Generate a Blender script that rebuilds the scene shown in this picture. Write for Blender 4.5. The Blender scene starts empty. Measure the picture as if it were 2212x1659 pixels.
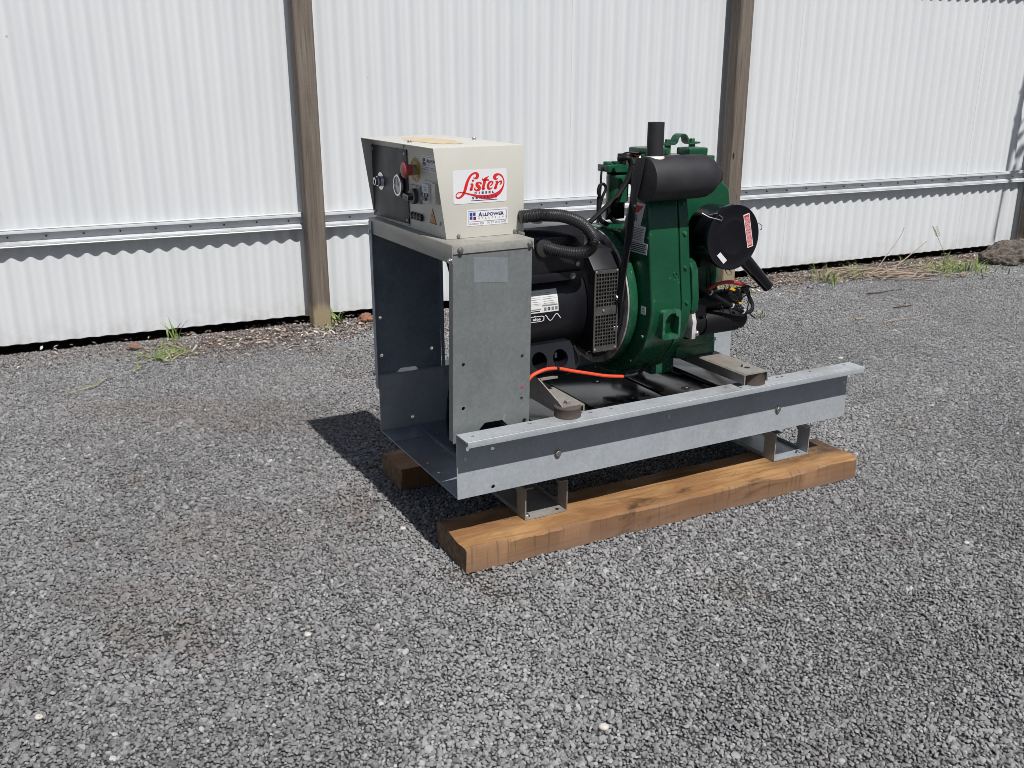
import bpy, bmesh, math, random
import numpy as np
from mathutils import Vector, Matrix
random.seed(7); rng = np.random.default_rng(7)
sc = bpy.context.scene
COL = sc.collection
PI = math.pi
# ------------------------------------------------------------------ camera
H = 1.184
PITCH, ROLL = 0.3138, -0.0011
cd = bpy.data.cameras.new('camera'); cam = bpy.data.objects.new('camera', cd); COL.objects.link(cam)
cd.sensor_fit = 'HORIZONTAL'; cd.sensor_width = 36.0; cd.lens = 2054.694 / 2212 * 36.0
cd.clip_start = 0.05; cd.clip_end = 400
fwd = Vector((0, math.cos(PITCH), -math.sin(PITCH))); up0 = Vector((0, math.sin(PITCH), math.cos(PITCH))); rt0 = Vector((1, 0, 0))
cr = rt0 * math.cos(ROLL) + up0 * math.sin(ROLL); cu = -rt0 * math.sin(ROLL) + up0 * math.cos(ROLL)
m = Matrix.Identity(4)
for i in range(3):
    m[i][0], m[i][1], m[i][2] = cr[i], cu[i], -fwd[i]
m[2][3] = H
cam.matrix_world = m
sc.camera = cam
# ------------------------------------------------------------------ sky, sun, exposure
GX, GY, GYAW = -0.1807 * .74, 2.8844 * .74, 0.4851
EU = Vector((math.cos(GYAW), math.sin(GYAW), 0)); EV = Vector((-math.sin(GYAW), math.cos(GYAW), 0))
SUN = (EU * 0.022 - EV * 0.552 + Vector((0, 0, 0.834))).normalized()
w = bpy.data.worlds.new('World'); sc.world = w; w.use_nodes = True
nt = w.node_tree; nt.nodes.clear()
sky = nt.nodes.new('ShaderNodeTexSky'); sky.sky_type = 'NISHITA'; sky.sun_disc = False
sky.sun_elevation = math.asin(SUN.z); sky.sun_rotation = math.atan2(SUN.x, SUN.y); sky.air_density = 1.0; sky.dust_density = 1.5; sky.ozone_density = 1.0
bg = nt.nodes.new('ShaderNodeBackground'); bg.inputs[1].default_value = 0.05
wo = nt.nodes.new('ShaderNodeOutputWorld')
nt.links.new(sky.outputs[0], bg.inputs[0]); nt.links.new(bg.outputs[0], wo.inputs[0])
sl = bpy.data.lights.new('sun', 'SUN'); sl.energy = 5.0; sl.angle = math.radians(0.53); sl.color = (1, .98, .955)
so = bpy.data.objects.new('sun', sl); COL.objects.link(so); so.rotation_euler = SUN.to_track_quat('Z', 'Y').to_euler(); so.location = (0, 0, 8)
sc.view_settings.view_transform = 'Standard'; sc.view_settings.look = 'None'
sc.view_settings.exposure = -0.15; sc.view_settings.gamma = 1.0; sc.view_settings.use_curve_mapping = False
try:
    sc.cycles.filter_width = 0.85; sc.cycles.use_denoising = True; sc.cycles.denoiser = 'OPENIMAGEDENOISE'; sc.cycles.denoising_input_passes = 'RGB_ALBEDO_NORMAL'; sc.cycles.denoising_prefilter = 'ACCURATE'
    sc.cycles.max_bounces = 6; sc.cycles.caustics_reflective = False; sc.cycles.caustics_refractive = False
except Exception: pass

# ------------------------------------------------------------------ material helpers
class NT:
    def __init__(s, name):
        s.m = bpy.data.materials.new(name); s.m.use_nodes = True; s.t = s.m.node_tree
        s.p = s.t.nodes['Principled BSDF']; s.tc = None
    def n(s, typ, **k):
        nd = s.t.nodes.new(typ)
        for a, v in k.items():
            if isinstance(a, str) and hasattr(nd, a): setattr(nd, a, v)
        return nd
    def l(s, a, b): s.t.links.new(a, b)
    def coord(s, kind='Object', scale=(1, 1, 1)):
        if s.tc is None: s.tc = s.n('ShaderNodeTexCoord')
        mp = s.n('ShaderNodeMapping'); mp.inputs['Scale'].default_value = scale
        s.l(s.tc.outputs[kind], mp.inputs[0]); return mp.outputs[0]
    def noise(s, scale, detail=4, rough=.55, vec=None, dist=0):
        nd = s.n('ShaderNodeTexNoise'); nd.inputs['Scale'].default_value = scale; nd.inputs['Detail'].default_value = detail
        nd.inputs['Roughness'].default_value = rough; nd.inputs['Distortion'].default_value = dist
        if vec is None: vec = s.coord()
        s.l(vec, nd.inputs['Vector']); return nd.outputs['Fac']
    def voro(s, scale, vec=None, out='Distance', feature='F1'):
        nd = s.n('ShaderNodeTexVoronoi'); nd.feature = feature; nd.inputs['Scale'].default_value = scale
        if vec is None: vec = s.coord()
        s.l(vec, nd.inputs['Vector']); return nd.outputs[out]
    def ramp(s, fac, stops, interp='LINEAR'):
        nd = s.n('ShaderNodeValToRGB'); cr_ = nd.color_ramp; cr_.interpolation = interp
        while len(cr_.elements) > 1: cr_.elements.remove(cr_.elements[0])
        for i, (p, c) in enumerate(stops):
            if isinstance(c, (int, float)): c = (c, c, c)
            e = cr_.elements[0] if i == 0 else cr_.elements.new(p)
            e.position = p; e.color = (*c, 1)
        s.l(fac, nd.inputs[0]); return nd.outputs[0]
    def mix(s, fac, a, b, mode='MIX'):
        nd = s.n('ShaderNodeMix'); nd.data_type = 'RGBA'; nd.blend_type = mode
        for sock, v in ((nd.inputs[0], fac), (nd.inputs[6], a), (nd.inputs[7], b)):
            if isinstance(v, bpy.types.NodeSocket): s.l(v, sock)
            elif isinstance(v, (int, float)): sock.default_value = v if sock == nd.inputs[0] else (v, v, v, 1)
            else: sock.default_value = (*v, 1)
        return nd.outputs[2]
    def math(s, op, a, b=0.0):
        nd = s.n('ShaderNodeMath'); nd.operation = op
        for i, v in enumerate((a, b)):
            if isinstance(v, bpy.types.NodeSocket): s.l(v, nd.inputs[i])
            else: nd.inputs[i].default_value = v
        return nd.outputs[0]
    def sep(s, vec):
        nd = s.n('ShaderNodeSeparateXYZ'); s.l(vec, nd.inputs[0]); return nd.outputs
    def base(s, c):
        if isinstance(c, bpy.types.NodeSocket): s.l(c, s.p.inputs['Base Color'])
        else: s.p.inputs['Base Color'].default_value = (*c, 1)
    def set(s, k, v):
        if isinstance(v, bpy.types.NodeSocket): s.l(v, s.p.inputs[k])
        else: s.p.inputs[k].default_value = v
    def bump(s, h, strength=.3, dist=.002, normal=None):
        nd = s.n('ShaderNodeBump'); nd.inputs['Strength'].default_value = strength; nd.inputs['Distance'].default_value = dist
        s.l(h, nd.inputs['Height'])
        if normal is not None: s.l(normal, nd.inputs['Normal'])
        s.l(nd.outputs[0], s.p.inputs['Normal']); return nd.outputs[0]

def simple(name, col, rough=.5, metal=0.0, var=.15, scale=30, bump=0.0, spec=.5, bscale=120):
    t = NT(name)
    f = t.noise(scale, 5, .6)
    lo = tuple(c * (1 - var) for c in col); hi = tuple(min(1, c * (1 + var)) for c in col)
    t.base(t.ramp(f, [(.3, lo), (.7, hi)]))
    t.set('Roughness', t.ramp(t.noise(scale * .6, 3), [(.3, max(.03, rough - .08)), (.7, min(1, rough + .08))]))
    t.set('Metallic', metal); t.set('Specular IOR Level', spec)
    if bump: t.bump(t.noise(bscale, 4), bump, .001)
    return t.m

def mat_galv(name, lo, hi, rough=.42, metal=.35, dirt=.5, stain=(.16, .13, .11)):
    t = NT(name)
    sp = t.voro(150, out='Color'); bw = t.n('ShaderNodeRGBToBW'); t.l(sp, bw.inputs[0])
    n1 = t.noise(9, 6, .65); n2 = t.noise(70, 4, .7)
    f = t.math('ADD', t.math('MULTIPLY', bw.outputs[0], .16), t.math('ADD', t.math('MULTIPLY', n1, .55), t.math('MULTIPLY', n2, .2)))
    c = t.ramp(f, [(.3, lo), (.62, hi)])
    d = t.ramp(t.noise(5.5, 8, .72, dist=.6), [(.56, 0), (.74, 1)])
    c = t.mix(t.math('MULTIPLY', d, dirt), c, stain)
    # pale scuffs / white oxide marks
    sc1 = t.ramp(t.noise(26, 6, .7, vec=t.coord(scale=(1, 1, .35))), [(.66, 0), (.74, 1)])
    c = t.mix(t.math('MULTIPLY', sc1, .4), c, (.62, .64, .66))
    ge = t.n('ShaderNodeNewGeometry'); upf = t.ramp(t.sep(ge.outputs['Normal'])[2], [(.7, 0), (.95, 1)])
    du = t.ramp(t.noise(4.2, 7, .7, dist=.4), [(.46, 0), (.66, 1)])
    c = t.mix(t.math('MULTIPLY', t.math('MULTIPLY', upf, du), .62), c, (.20, .165, .135))
    t.base(c); t.set('Metallic', metal)
    t.set('Roughness', t.ramp(n2, [(.3, rough - .08), (.7, rough + .12)]))
    t.bump(n2, .08, .001)
    return t.m

M = {}
M['galv'] = mat_galv('galvanised_steel', (.33, .36, .38), (.48, .51, .54))
M['galv_rail'] = mat_galv('galvanised_rail', (.33, .355, .375), (.45, .475, .50), dirt=.38, metal=.08, stain=(.21, .205, .195))
M['galv_panel'] = mat_galv('galvanised_panel', (.155, .17, .172), (.225, .24, .24), dirt=.08, metal=.15)
M['zinc_patch'] = mat_galv('cleaner_zinc', (.20, .225, .24), (.275, .30, .315), dirt=.05, metal=.15)
M['galv_shaded'] = mat_galv('galvanised_shaded', (.20, .24, .30), (.34, .38, .45), dirt=.6, stain=(.1, .085, .07))  # same galvanised steel, made darker and bluer to paint in the shade
M['galv_old'] = mat_galv('dusty_galvanised', (.21, .195, .175), (.34, .325, .30), rough=.6, metal=.15, dirt=.6, stain=(.2, .14, .09))
M['cap'] = mat_galv('cabinet_cap_steel', (.33, .325, .29), (.45, .44, .40), rough=.5, metal=.2, dirt=.35, stain=(.25, .19, .14))
M['cream'] = simple('cream_paint', (.635, .615, .555), .38, var=.035, scale=6, bump=.03, bscale=300)
M['panel_beige'] = simple('beige_panel', (.66, .63, .55), .4, var=.06, scale=8)
M['panel_black'] = simple('black_panel', (.022, .024, .032), .45, var=.2, scale=20, bump=.03)
M['black'] = simple('black_paint', (.008, .008, .011), .42, var=.35, scale=14, bump=.05)
M['black_body'] = simple('alternator_black', (.0075, .0075, .011), .42, var=.3, scale=9, bump=.04)
M['box_black'] = simple('satin_black', (.014, .014, .017), .27, var=.4, scale=9, bump=.04)
M['muffler'] = simple('matt_heatproof_black', (.024, .023, .027), .62, var=.25, scale=22, bump=.12, bscale=220)
M['starter'] = simple('starter_black', (.005, .005, .0065), .55, var=.3, scale=14, bump=.06, spec=.3)
M['gloss_black'] = simple('gloss_black', (.006, .006, .009), .16, var=.3, scale=12)
M['deck'] = simple('glossy_black_deck', (.012, .012, .013), .16, var=.5, scale=7, bump=.02, bscale=18)
M['rubber'] = simple('grey_brown_rubber', (.085, .066, .055), .75, var=.3, scale=25, bump=.1)
M['grille'] = simple('dusty_black_mesh', (.065, .062, .058), .6, var=.4, scale=30)
M['hose'] = simple('black_plastic_hose', (.034, .034, .036), .36, var=.2)
M['cable'] = simple('black_cable', (.010, .010, .011), .6, var=.3, spec=.3)
M['orange'] = simple('orange_cable', (.78, .085, .035), .45, var=.08)
M['red'] = simple('red_plastic', (.46, .075, .07), .45, var=.08)
M['redcable'] = simple('red_cable', (.45, .04, .025), .35, var=.2)
M['yellow'] = simple('yellow_plastic', (.52, .33, .035), .5, var=.1)
M['amber'] = simple('amber_terminal', (.8, .42, .02), .4, var=.05)
M['chrome'] = simple('bright_metal', (.62, .62, .62), .2, 1.0, var=.08)
M['steel'] = simple('bolt_steel', (.42, .41, .39), .38, .85, var=.25, scale=90)
M['alloy'] = simple('cast_alloy', (.60, .59, .57), .55, .25, var=.25, scale=60, bump=.15)
M['dirty_alloy'] = simple('dirty_cast_alloy', (.40, .39, .37), .6, .2, var=.6, scale=24, bump=.2)
M['hole'] = simple('dark_hole', (.006, .006, .006), .9, var=.1)
M['glass'] = simple('gauge_glass', (.55, .55, .54), .08, var=.05)
M['white_print'] = simple('white_vinyl', (.80, .80, .82), .35, var=.015, scale=5)
M['white_line'] = simple('white_ink', (.8, .8, .8), .5, var=.02)
M['plate_print'] = simple('name_plate_silver', (.74, .74, .73), .4, .1, var=.03)
M['grey_ink'] = simple('grey_ink', (.20, .20, .20), .5, var=.05)
M['black_ink'] = simple('black_ink', (.015, .015, .018), .5, var=.05)
M['navy_ink'] = simple('navy_ink', (.02, .025, .11), .5, var=.05)
M['blue_ink'] = simple('blue_ink', (.015, .06, .30), .5, var=.05)
M['red_ink'] = simple('red_ink', (.70, .02, .022), .5, var=.04)
M['dark_red_ink'] = simple('dark_red_ink', (.16, .004, .006), .5, var=.05)
M['maroon_ink'] = simple('maroon_ink', (.24, .015, .035), .5, var=.05)
M['orange_ink'] = simple('orange_ink', (.75, .36, .06), .5, var=.05)
M['sticker_red'] = simple('red_vinyl', (.62, .03, .035), .35, var=.03)
M['grey_plastic'] = simple('grey_plastic', (.32, .32, .32), .45, var=.04)
M['knob_grey'] = simple('charcoal_plastic', (.05, .05, .053), .5, var=.1)
M['blue_plastic'] = simple('blue_plastic', (.06, .075, .14), .45, var=.1)
M['gasket'] = simple('orange_gasket', (.30, .07, .02), .6, var=.15)
M['cork'] = simple('tan_residue', (.62, .50, .33), .7, var=.12, scale=14)

def mat_green():
    t = NT('engine_green')
    n1 = t.noise(6, 5, .6); n2 = t.noise(60, 4)
    c = t.ramp(n1, [(.3, (.0045, .055, .025)), (.7, (.0085, .082, .037))])
    v = t.voro(75); chip = t.ramp(v, [(.12, 1), (.18, 0)])
    msk = t.ramp(t.noise(11, 3, .6), [(.54, 0), (.64, 1)])
    c = t.mix(t.math('MULTIPLY', chip, msk), c, (.42, .50, .46))
    ge = t.n('ShaderNodeNewGeometry'); ed = t.ramp(ge.outputs['Pointiness'], [(.53, 0), (.60, 1)])
    c = t.mix(t.math('MULTIPLY', ed, t.ramp(t.noise(22, 5, .7), [(.4, .1), (.65, .8)])), c, (.075, .20, .125))
    t.base(c); t.set('Roughness', t.ramp(n2, [(.3, .18), (.7, .34)])); t.bump(t.math('ADD', t.noise(110, 3), t.math('MULTIPLY', t.noise(26, 3), .8)), .22, .002)
    return t.m
M['green'] = mat_green()

def mat_iron():   # painted corrugated iron with faint dust
    t = NT('white_painted_iron')
    g = t.coord(scale=(1, 1, .06))
    n1 = t.noise(9, 6, .65, vec=g); n2 = t.noise(1.3, 4)
    f = t.math('ADD', t.math('MULTIPLY', n1, .6), t.math('MULTIPLY', n2, .4))
    c = t.ramp(f, [(.3, (.68, .70, .715)), (.7, (.755, .77, .78))])
    spot = t.ramp(t.voro(3.1), [(.012, 1), (.02, 0)])
    c = t.mix(t.math('MULTIPLY', spot, .5), c, (.25, .22, .18))
    z = t.sep(t.coord())[2]
    low = t.ramp(z, [(.02, 1), (.16, 0)])
    drt = t.math('MULTIPLY', low, t.ramp(t.noise(14, 5, .7), [(.4, 0), (.75, .5)]))
    c = t.mix(drt, c, (.36, .33, .29))
    t.base(c); t.set('Roughness', .42); t.bump(t.noise(240, 3), .03, .001)
    return t.m
M['iron'] = mat_iron()
M['girt'] = mat_galv('girt_zincalume', (.62, .645, .67), (.74, .755, .77), rough=.4, metal=.12, dirt=.25, stain=(.42, .39, .36))

def mat_post():
    t = NT('weathered_post_timber')
    v = t.coord(scale=(60, 60, 2.2)); n1 = t.noise(1, 8, .7, vec=v, dist=.6)
    saw = t.noise(1, 5, .75, vec=t.coord(scale=(5, 5, 90)))
    big = t.noise(3, 3)
    c = t.ramp(n1, [(.3, (.09, .072, .058)), (.55, (.195, .164, .138)), (.75, (.285, .248, .216))])
    c = t.mix(t.ramp(big, [(.4, 0), (.75, .6)]), c, (.20, .16, .125))
    c = t.mix(t.ramp(saw, [(.66, 0), (.80, .5)]), c, (.36, .33, .30))
    knot = t.ramp(t.voro(2.6, vec=t.coord(scale=(3, 3, 1))), [(.03, 1), (.07, 0)])
    c = t.mix(knot, c, (.02, .012, .008))
    z = t.math('ADD', t.sep(t.coord())[2], t.math('MULTIPLY', n1, -.12))
    c = t.mix(t.ramp(z, [(.02, 1), (.06, 0)]), c, (.36, .29, .19))
    t.base(c); t.set('Roughness', .85); t.set('Specular IOR Level', .25)
    t.bump(t.math('ADD', n1, t.math('MULTIPLY', saw, .5)), .6, .003)
    return t.m
M['post'] = mat_post()

def mat_beam(name, dark=1.0):
    t = NT(name)
    wv = t.noise(1, 7, .65, vec=t.coord(scale=(3.2, 42, 60)), dist=1.2)
    big = t.noise(4.5, 5, .6, vec=t.coord(scale=(1, 2, 2)), dist=.5)
    c = t.ramp(wv, [(.28, (.15, .068, .026)), (.48, (.37, .205, .083)), (.78, (.53, .34, .165))])
    c = t.mix(t.ramp(big, [(.38, 0), (.66, .85)]), c, (.22, .105, .045))
    # saw cuts: thin dark lines across the narrow faces
    saw = t.ramp(t.noise(1, 3, .6, vec=t.coord(scale=(95, 2.5, 4)), dist=.25), [(.565, 0), (.63, 1)])
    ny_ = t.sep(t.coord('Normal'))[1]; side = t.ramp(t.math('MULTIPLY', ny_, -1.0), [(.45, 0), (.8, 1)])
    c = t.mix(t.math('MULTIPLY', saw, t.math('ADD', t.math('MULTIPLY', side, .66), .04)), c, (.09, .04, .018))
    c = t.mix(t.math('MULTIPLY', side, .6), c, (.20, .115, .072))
    blk = t.noise(2.6, 6, .68, vec=t.coord(scale=(1.3, 3, 3)), dist=.8)
    c = t.mix(t.ramp(blk, [(.60, 0), (.72, .85)]), c, (.035, .022, .016))
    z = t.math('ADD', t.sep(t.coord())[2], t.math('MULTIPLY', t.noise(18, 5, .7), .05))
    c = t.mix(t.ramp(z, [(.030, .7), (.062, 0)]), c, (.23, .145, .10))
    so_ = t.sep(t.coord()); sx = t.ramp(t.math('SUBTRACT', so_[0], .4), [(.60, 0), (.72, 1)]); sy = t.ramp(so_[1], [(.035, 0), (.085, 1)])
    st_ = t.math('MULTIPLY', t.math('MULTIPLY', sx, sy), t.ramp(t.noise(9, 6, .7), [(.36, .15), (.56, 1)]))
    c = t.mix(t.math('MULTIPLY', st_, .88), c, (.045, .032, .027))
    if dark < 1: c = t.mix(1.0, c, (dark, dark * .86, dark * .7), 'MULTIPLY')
    t.base(c); t.set('Roughness', .72); t.set('Specular IOR Level', .3)
    t.bump(t.math('ADD', wv, saw), .35, .002)
    return t.m
M['end_grain_shaded'] = simple('end_grain_shaded', (.17, .105, .062), .9, var=.5, scale=60, bump=.3)  # end grain tone, darkened further to paint shade on the beam ends
M['beam'] = mat_beam('sawn_hardwood'); M['beam_shaded'] = mat_beam('sawn_hardwood_shaded', .75)  # second copy has the far beam's shade multiplied into its colour

def mat_ground():
    t = NT('crusher_dust_ground')
    n1 = t.noise(2.2, 6, .6, vec=t.coord('Object')); n2 = t.noise(160, 4, .7)
    vc = t.voro(118, out='Color'); bw = t.n('ShaderNodeRGBToBW'); t.l(vc, bw.inputs[0]); vd = t.voro(118)
    c = t.ramp(bw.outputs[0], [(.1, (.10, .10, .102)), (.6, (.23, .23, .232)), (.95, (.36, .36, .355))])
    c = t.mix(t.ramp(vd, [(.35, 0), (.62, .85)]), c, (.035, .034, .034))
    c = t.mix(t.ramp(n1, [(.56, 0), (.7, .5)]), c, (.085, .055, .040))
    d = t.n('ShaderNodeVectorMath', operation='DOT_PRODUCT'); t.l(t.coord(), d.inputs[0]); d.inputs[1].default_value = (-math.sin(.4321), math.cos(.4321), 0)
    n_off = 6.1631*.74*math.cos(.4321)+1.3214*.74*math.sin(.4321)
    e_ = t.math('ADD', t.math('SUBTRACT', d.outputs['Value'], n_off), t.math('MULTIPLY', t.math('SUBTRACT', t.noise(4, 5, .6), .5), .35))
    c = t.mix(t.ramp(t.math('ADD', e_, .5), [(.20, 0), (.36, .9)]), c, t.mix(n2, (.035, .022, .015), (.15, .095, .062)))
    t.base(c); t.set('Roughness', .95); t.set('Specular IOR Level', .2); t.bump(t.math('SUBTRACT', n2, t.math('MULTIPLY', vd, 1.5)), .9, .006)
    return t.m
M['ground'] = mat_ground()

def mat_gravel():
    t = NT('blue_metal_gravel')
    a = t.n('ShaderNodeAttribute'); a.attribute_type = 'INSTANCER'; a.attribute_name = 'tone'
    b = t.n('ShaderNodeAttribute'); b.attribute_type = 'INSTANCER'; b.attribute_name = 'dust'
    c = t.ramp(a.outputs['Fac'], [(0, (.095, .095, .098)), (.35, (.20, .199, .20)), (.8, (.385, .384, .382)), (.93, (.50, .495, .48)), (1, (.62, .60, .56))])
    c = t.mix(b.outputs['Fac'], c, (.22, .16, .125))
    n = t.noise(160, 3, .6)
    c = t.mix(t.ramp(n, [(.35, .3), (.65, 0)]), c, (.10, .10, .105))
    t.base(c); t.set('Roughness', .82); t.set('Specular IOR Level', .35)
    return t.m
M['gravel'] = mat_gravel()
M['litter'] = None
def mat_litter():
    t = NT('dry_litter'); a = t.n('ShaderNodeAttribute'); a.attribute_type = 'GEOMETRY'; a.attribute_name = 'tone'
    t.base(t.ramp(a.outputs['Fac'], [(0, (.06, .035, .022)), (.4, (.22, .16, .13)), (.75, (.42, .35, .31)), (1, (.64, .58, .52))]))
    t.set('Roughness', .85); t.set('Specular IOR Level', .2); return t.m
M['litter'] = mat_litter()
M['soil'] = simple('dark_soil', (.045, .030, .022), .95, var=.4, scale=40, bump=.6, bscale=60)
M['twig'] = simple('dry_twig', (.34, .27, .21), .85, var=.3, scale=30)
M['twig_dark'] = simple('dark_twig', (.07, .05, .042), .85, var=.3, scale=30)
M['grass'] = simple('weed_green', (.17, .25, .055), .55, var=.35, scale=25)
M['grass_dry'] = simple('weed_straw', (.40, .36, .16), .7, var=.3, scale=25)
M['rock'] = simple('red_brown_stone', (.25, .12, .075), .9, var=.35, scale=28, bump=.5, bscale=60)
M['log'] = simple('rotten_wood', (.105, .088, .074), .95, var=.8, scale=38, bump=1.0, bscale=70)
M['pebble'] = simple('pale_stone', (.56, .53, .48), .8, var=.12, scale=60, bump=.2)
M['leaf'] = simple('red_brown_leaf', (.22, .10, .065), .7, var=.25, scale=40)
M['vine'] = simple('vine_leaf', (.06, .11, .03), .5, var=.35, scale=20)

# ------------------------------------------------------------------ mesh builder
def sub(a, b): return (a[0]-b[0], a[1]-b[1], a[2]-b[2])
class MB:
    def __init__(s, xf=None): s.v = []; s.f = []; s.mi = []; s.xf = xf
    def add(s, vs, fs, mi=0):
        o = len(s.v)
        s.v += [tuple(s.xf(*p)) if s.xf else tuple(p) for p in vs]
        s.f += [tuple(i + o for i in f) for f in fs]; s.mi += [mi] * len(fs); return s
    def box(s, a, b, mi=0):
        x0, x1 = sorted((a[0], b[0])); y0, y1 = sorted((a[1], b[1])); z0, z1 = sorted((a[2], b[2]))
        vs = [(x, y, z) for z in (z0, z1) for y in (y0, y1) for x in (x0, x1)]
        return s.add(vs, [(0,2,3,1),(4,5,7,6),(0,1,5,4),(2,6,7,3),(0,4,6,2),(1,3,7,5)], mi)
    def prism(s, poly, axis, lo, hi, mi=0):
        # poly in the two remaining axes (in x,y,z order); lo/hi numbers or functions of the 2D point
        n = len(poly); P = []
        for e in (lo, hi):
            for p in poly:
                h = e(p) if callable(e) else e
                q = [p[0], p[1]]; q.insert(axis, h); P.append(tuple(q))
        fs = [tuple(range(n))[::-1], tuple(range(n, 2*n))] + [(i, (i+1) % n, n+(i+1) % n, n+i) for i in range(n)]
        return s.add(P, fs, mi)
    def strip(s, prof, axis, lo, hi, th, mi=0):
        # open profile extruded, thickened along its 2D normals
        pts = [Vector(p) for p in prof]; out = []
        for i, p in enumerate(pts):
            d = (pts[min(i+1, len(pts)-1)] - pts[max(i-1, 0)]).normalized()
            out.append(p + Vector((-d.y, d.x)) * th)
        return s.prism([tuple(p) for p in pts] + [tuple(p) for p in out[::-1]], axis, lo, hi, mi)
    def lathe(s, prof, c, d, n=32, mi=0, cap=True):
        c = Vector(c); d = Vector(d).normalized()
        a = d.orthogonal().normalized(); b = d.cross(a); P = []
        for (h, r) in prof:
            for k in range(n):
                t = 2*PI*k/n; P.append(tuple(c + d*h + (a*math.cos(t) + b*math.sin(t))*max(r, 1e-5)))
        fs = []
        for i in range(len(prof)-1):
            for k in range(n): fs.append((i*n+k, i*n+(k+1) % n, (i+1)*n+(k+1) % n, (i+1)*n+k))
        if cap: fs += [tuple(range(n))[::-1], tuple((len(prof)-1)*n+k for k in range(n))]
        return s.add(P, fs, mi)
    def cyl(s, p0, p1, r0, r1=None, n=20, mi=0):
        d = Vector(p1) - Vector(p0); return s.lathe([(0, r0), (d.length, r0 if r1 is None else r1)], p0, d, n, mi)
    def tube(s, path, r, n=10, mi=0, rf=None):
        P = [Vector(p) for p in path]; V = []; a = None
        for i, p in enumerate(P):
            d = (P[min(i+1, len(P)-1)] - P[max(i-1, 0)]).normalized()
            if a is None: a = d.orthogonal().normalized()
            a = (a - d*a.dot(d)).normalized(); b = d.cross(a)
            rr = rf(i/(len(P)-1)) if rf else r
            for k in range(n):
                t = 2*PI*k/n; V.append(tuple(p + (a*math.cos(t) + b*math.sin(t))*rr))
        L = len(P)
        fs = [(i*n+k, i*n+(k+1) % n, (i+1)*n+(k+1) % n, (i+1)*n+k) for i in range(L-1) for k in range(n)]
        fs += [tuple(range(n))[::-1], tuple((L-1)*n+k for k in range(n))]
        return s.add(V, fs, mi)
    def hexbolt(s, p, d, r=.007, h=.005, mi=0, washer=True):
        d = Vector(d).normalized(); p = Vector(p)
        if washer: s.lathe([(0, r*1.35), (.0012, r*1.35)], p, d, 14, mi)
        s.lathe([(.0012, r), (h*.8, r), (h, r*.85)], p, d, 6, mi); return s
    def screw(s, p, d, r=.004, mi=0):
        s.lathe([(0, r), (r*.35, r*.9), (r*.6, r*.5), (r*.62, .0002)], p, d, 12, mi); return s
    def mesh(s, name, mats, bevel=0, sharp=35, segs=2):
        me = bpy.data.meshes.new(name); me.from_pydata(s.v, [], s.f)
        for mm in mats: me.materials.append(mm)
        me.polygons.foreach_set('material_index', s.mi)
        bm = bmesh.new(); bm.from_mesh(me); bmesh.ops.recalc_face_normals(bm, faces=bm.faces)
        if bevel:
            es = [e for e in bm.edges if len(e.link_faces) == 2 and e.calc_face_angle(0) > math.radians(30)]
            bmesh.ops.bevel(bm, geom=es, offset=bevel, segments=segs, profile=.6, affect='EDGES', clamp_overlap=True)
        bm.to_mesh(me); bm.free()
        me.polygons.foreach_set('use_smooth', [True]*len(me.polygons))
        try: me.set_sharp_from_angle(angle=math.radians(sharp))
        except Exception: pass
        me.update(); return me
    def build(s, name, mats, parent=None, bevel=0, sharp=35, segs=2, label=None):
        if not isinstance(mats, (list, tuple)): mats = [mats]
        o = bpy.data.objects.new(name, s.mesh(name, mats, bevel, sharp, segs)); COL.objects.link(o)
        if parent is not None: o.parent = parent
        if label: o['label'] = label
        return o
def tag(o, label, cat=None, group=None, kind=None):
    o['label'] = label
    if cat: o['category'] = cat
    if group: o['group'] = group
    if kind: o['kind'] = kind
    return o
def empty(name, loc=(0,0,0), rz=0):
    o = bpy.data.objects.new(name, None); o.location = loc; o.rotation_euler = (0, 0, rz); o.empty_display_size = .1
    COL.objects.link(o); return o
def smooth_path(pts, n=8):
    P = [Vector(p) for p in pts]; P = [P[0]*2-P[1]] + P + [P[-1]*2-P[-2]]; out = []
    for i in range(1, len(P)-2):
        for k in range(n):
            t = k/n; a, b, c, d = P[i-1:i+3]
            out.append(.5*((2*b) + (c-a)*t + (2*a-5*b+4*c-d)*t*t + (3*b-a-3*c+d)*t**3))
    out.append(P[-2]); return out
def rrect(x0, y0, x1, y1, r, n=5):
    out = []
    for cx, cy, a0 in ((x1-r, y1-r, 0), (x0+r, y1-r, 90), (x0+r, y0+r, 180), (x1-r, y0+r, 270)):
        for k in range(n+1):
            a = math.radians(a0 + 90*k/n); out.append((cx + r*math.cos(a), cy + r*math.sin(a)))
    return out
def circ(cx, cy, r, n=16): return [(cx + r*math.cos(2*PI*k/n), cy + r*math.sin(2*PI*k/n)) for k in range(n)]
def curve_mesh(c):
    o = bpy.data.objects.new('tmp', c); me = bpy.data.meshes.new_from_object(o)
    vs = [tuple(v.co) for v in me.vertices]; fs = [tuple(p.vertices) for p in me.polygons]
    bpy.data.objects.remove(o); bpy.data.meshes.remove(me); bpy.data.curves.remove(c); return vs, fs
def holed(outer, holes, th):
    c = bpy.data.curves.new('tmp', 'CURVE'); c.dimensions = '2D'; c.fill_mode = 'BOTH'; c.extrude = th/2
    for poly in [outer] + holes:
        sp = c.splines.new('POLY'); sp.points.add(len(poly)-1); sp.use_cyclic_u = True
        for p, q in zip(sp.points, poly): p.co = (q[0], q[1], 0, 1)
    return curve_mesh(c)
def plate(mb, outer, holes, th, mapf, mi=0):
    vs, fs = holed(outer, holes, th); mb.add([mapf(*v) for v in vs], fs, mi); return mb
_tc = {}
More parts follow.
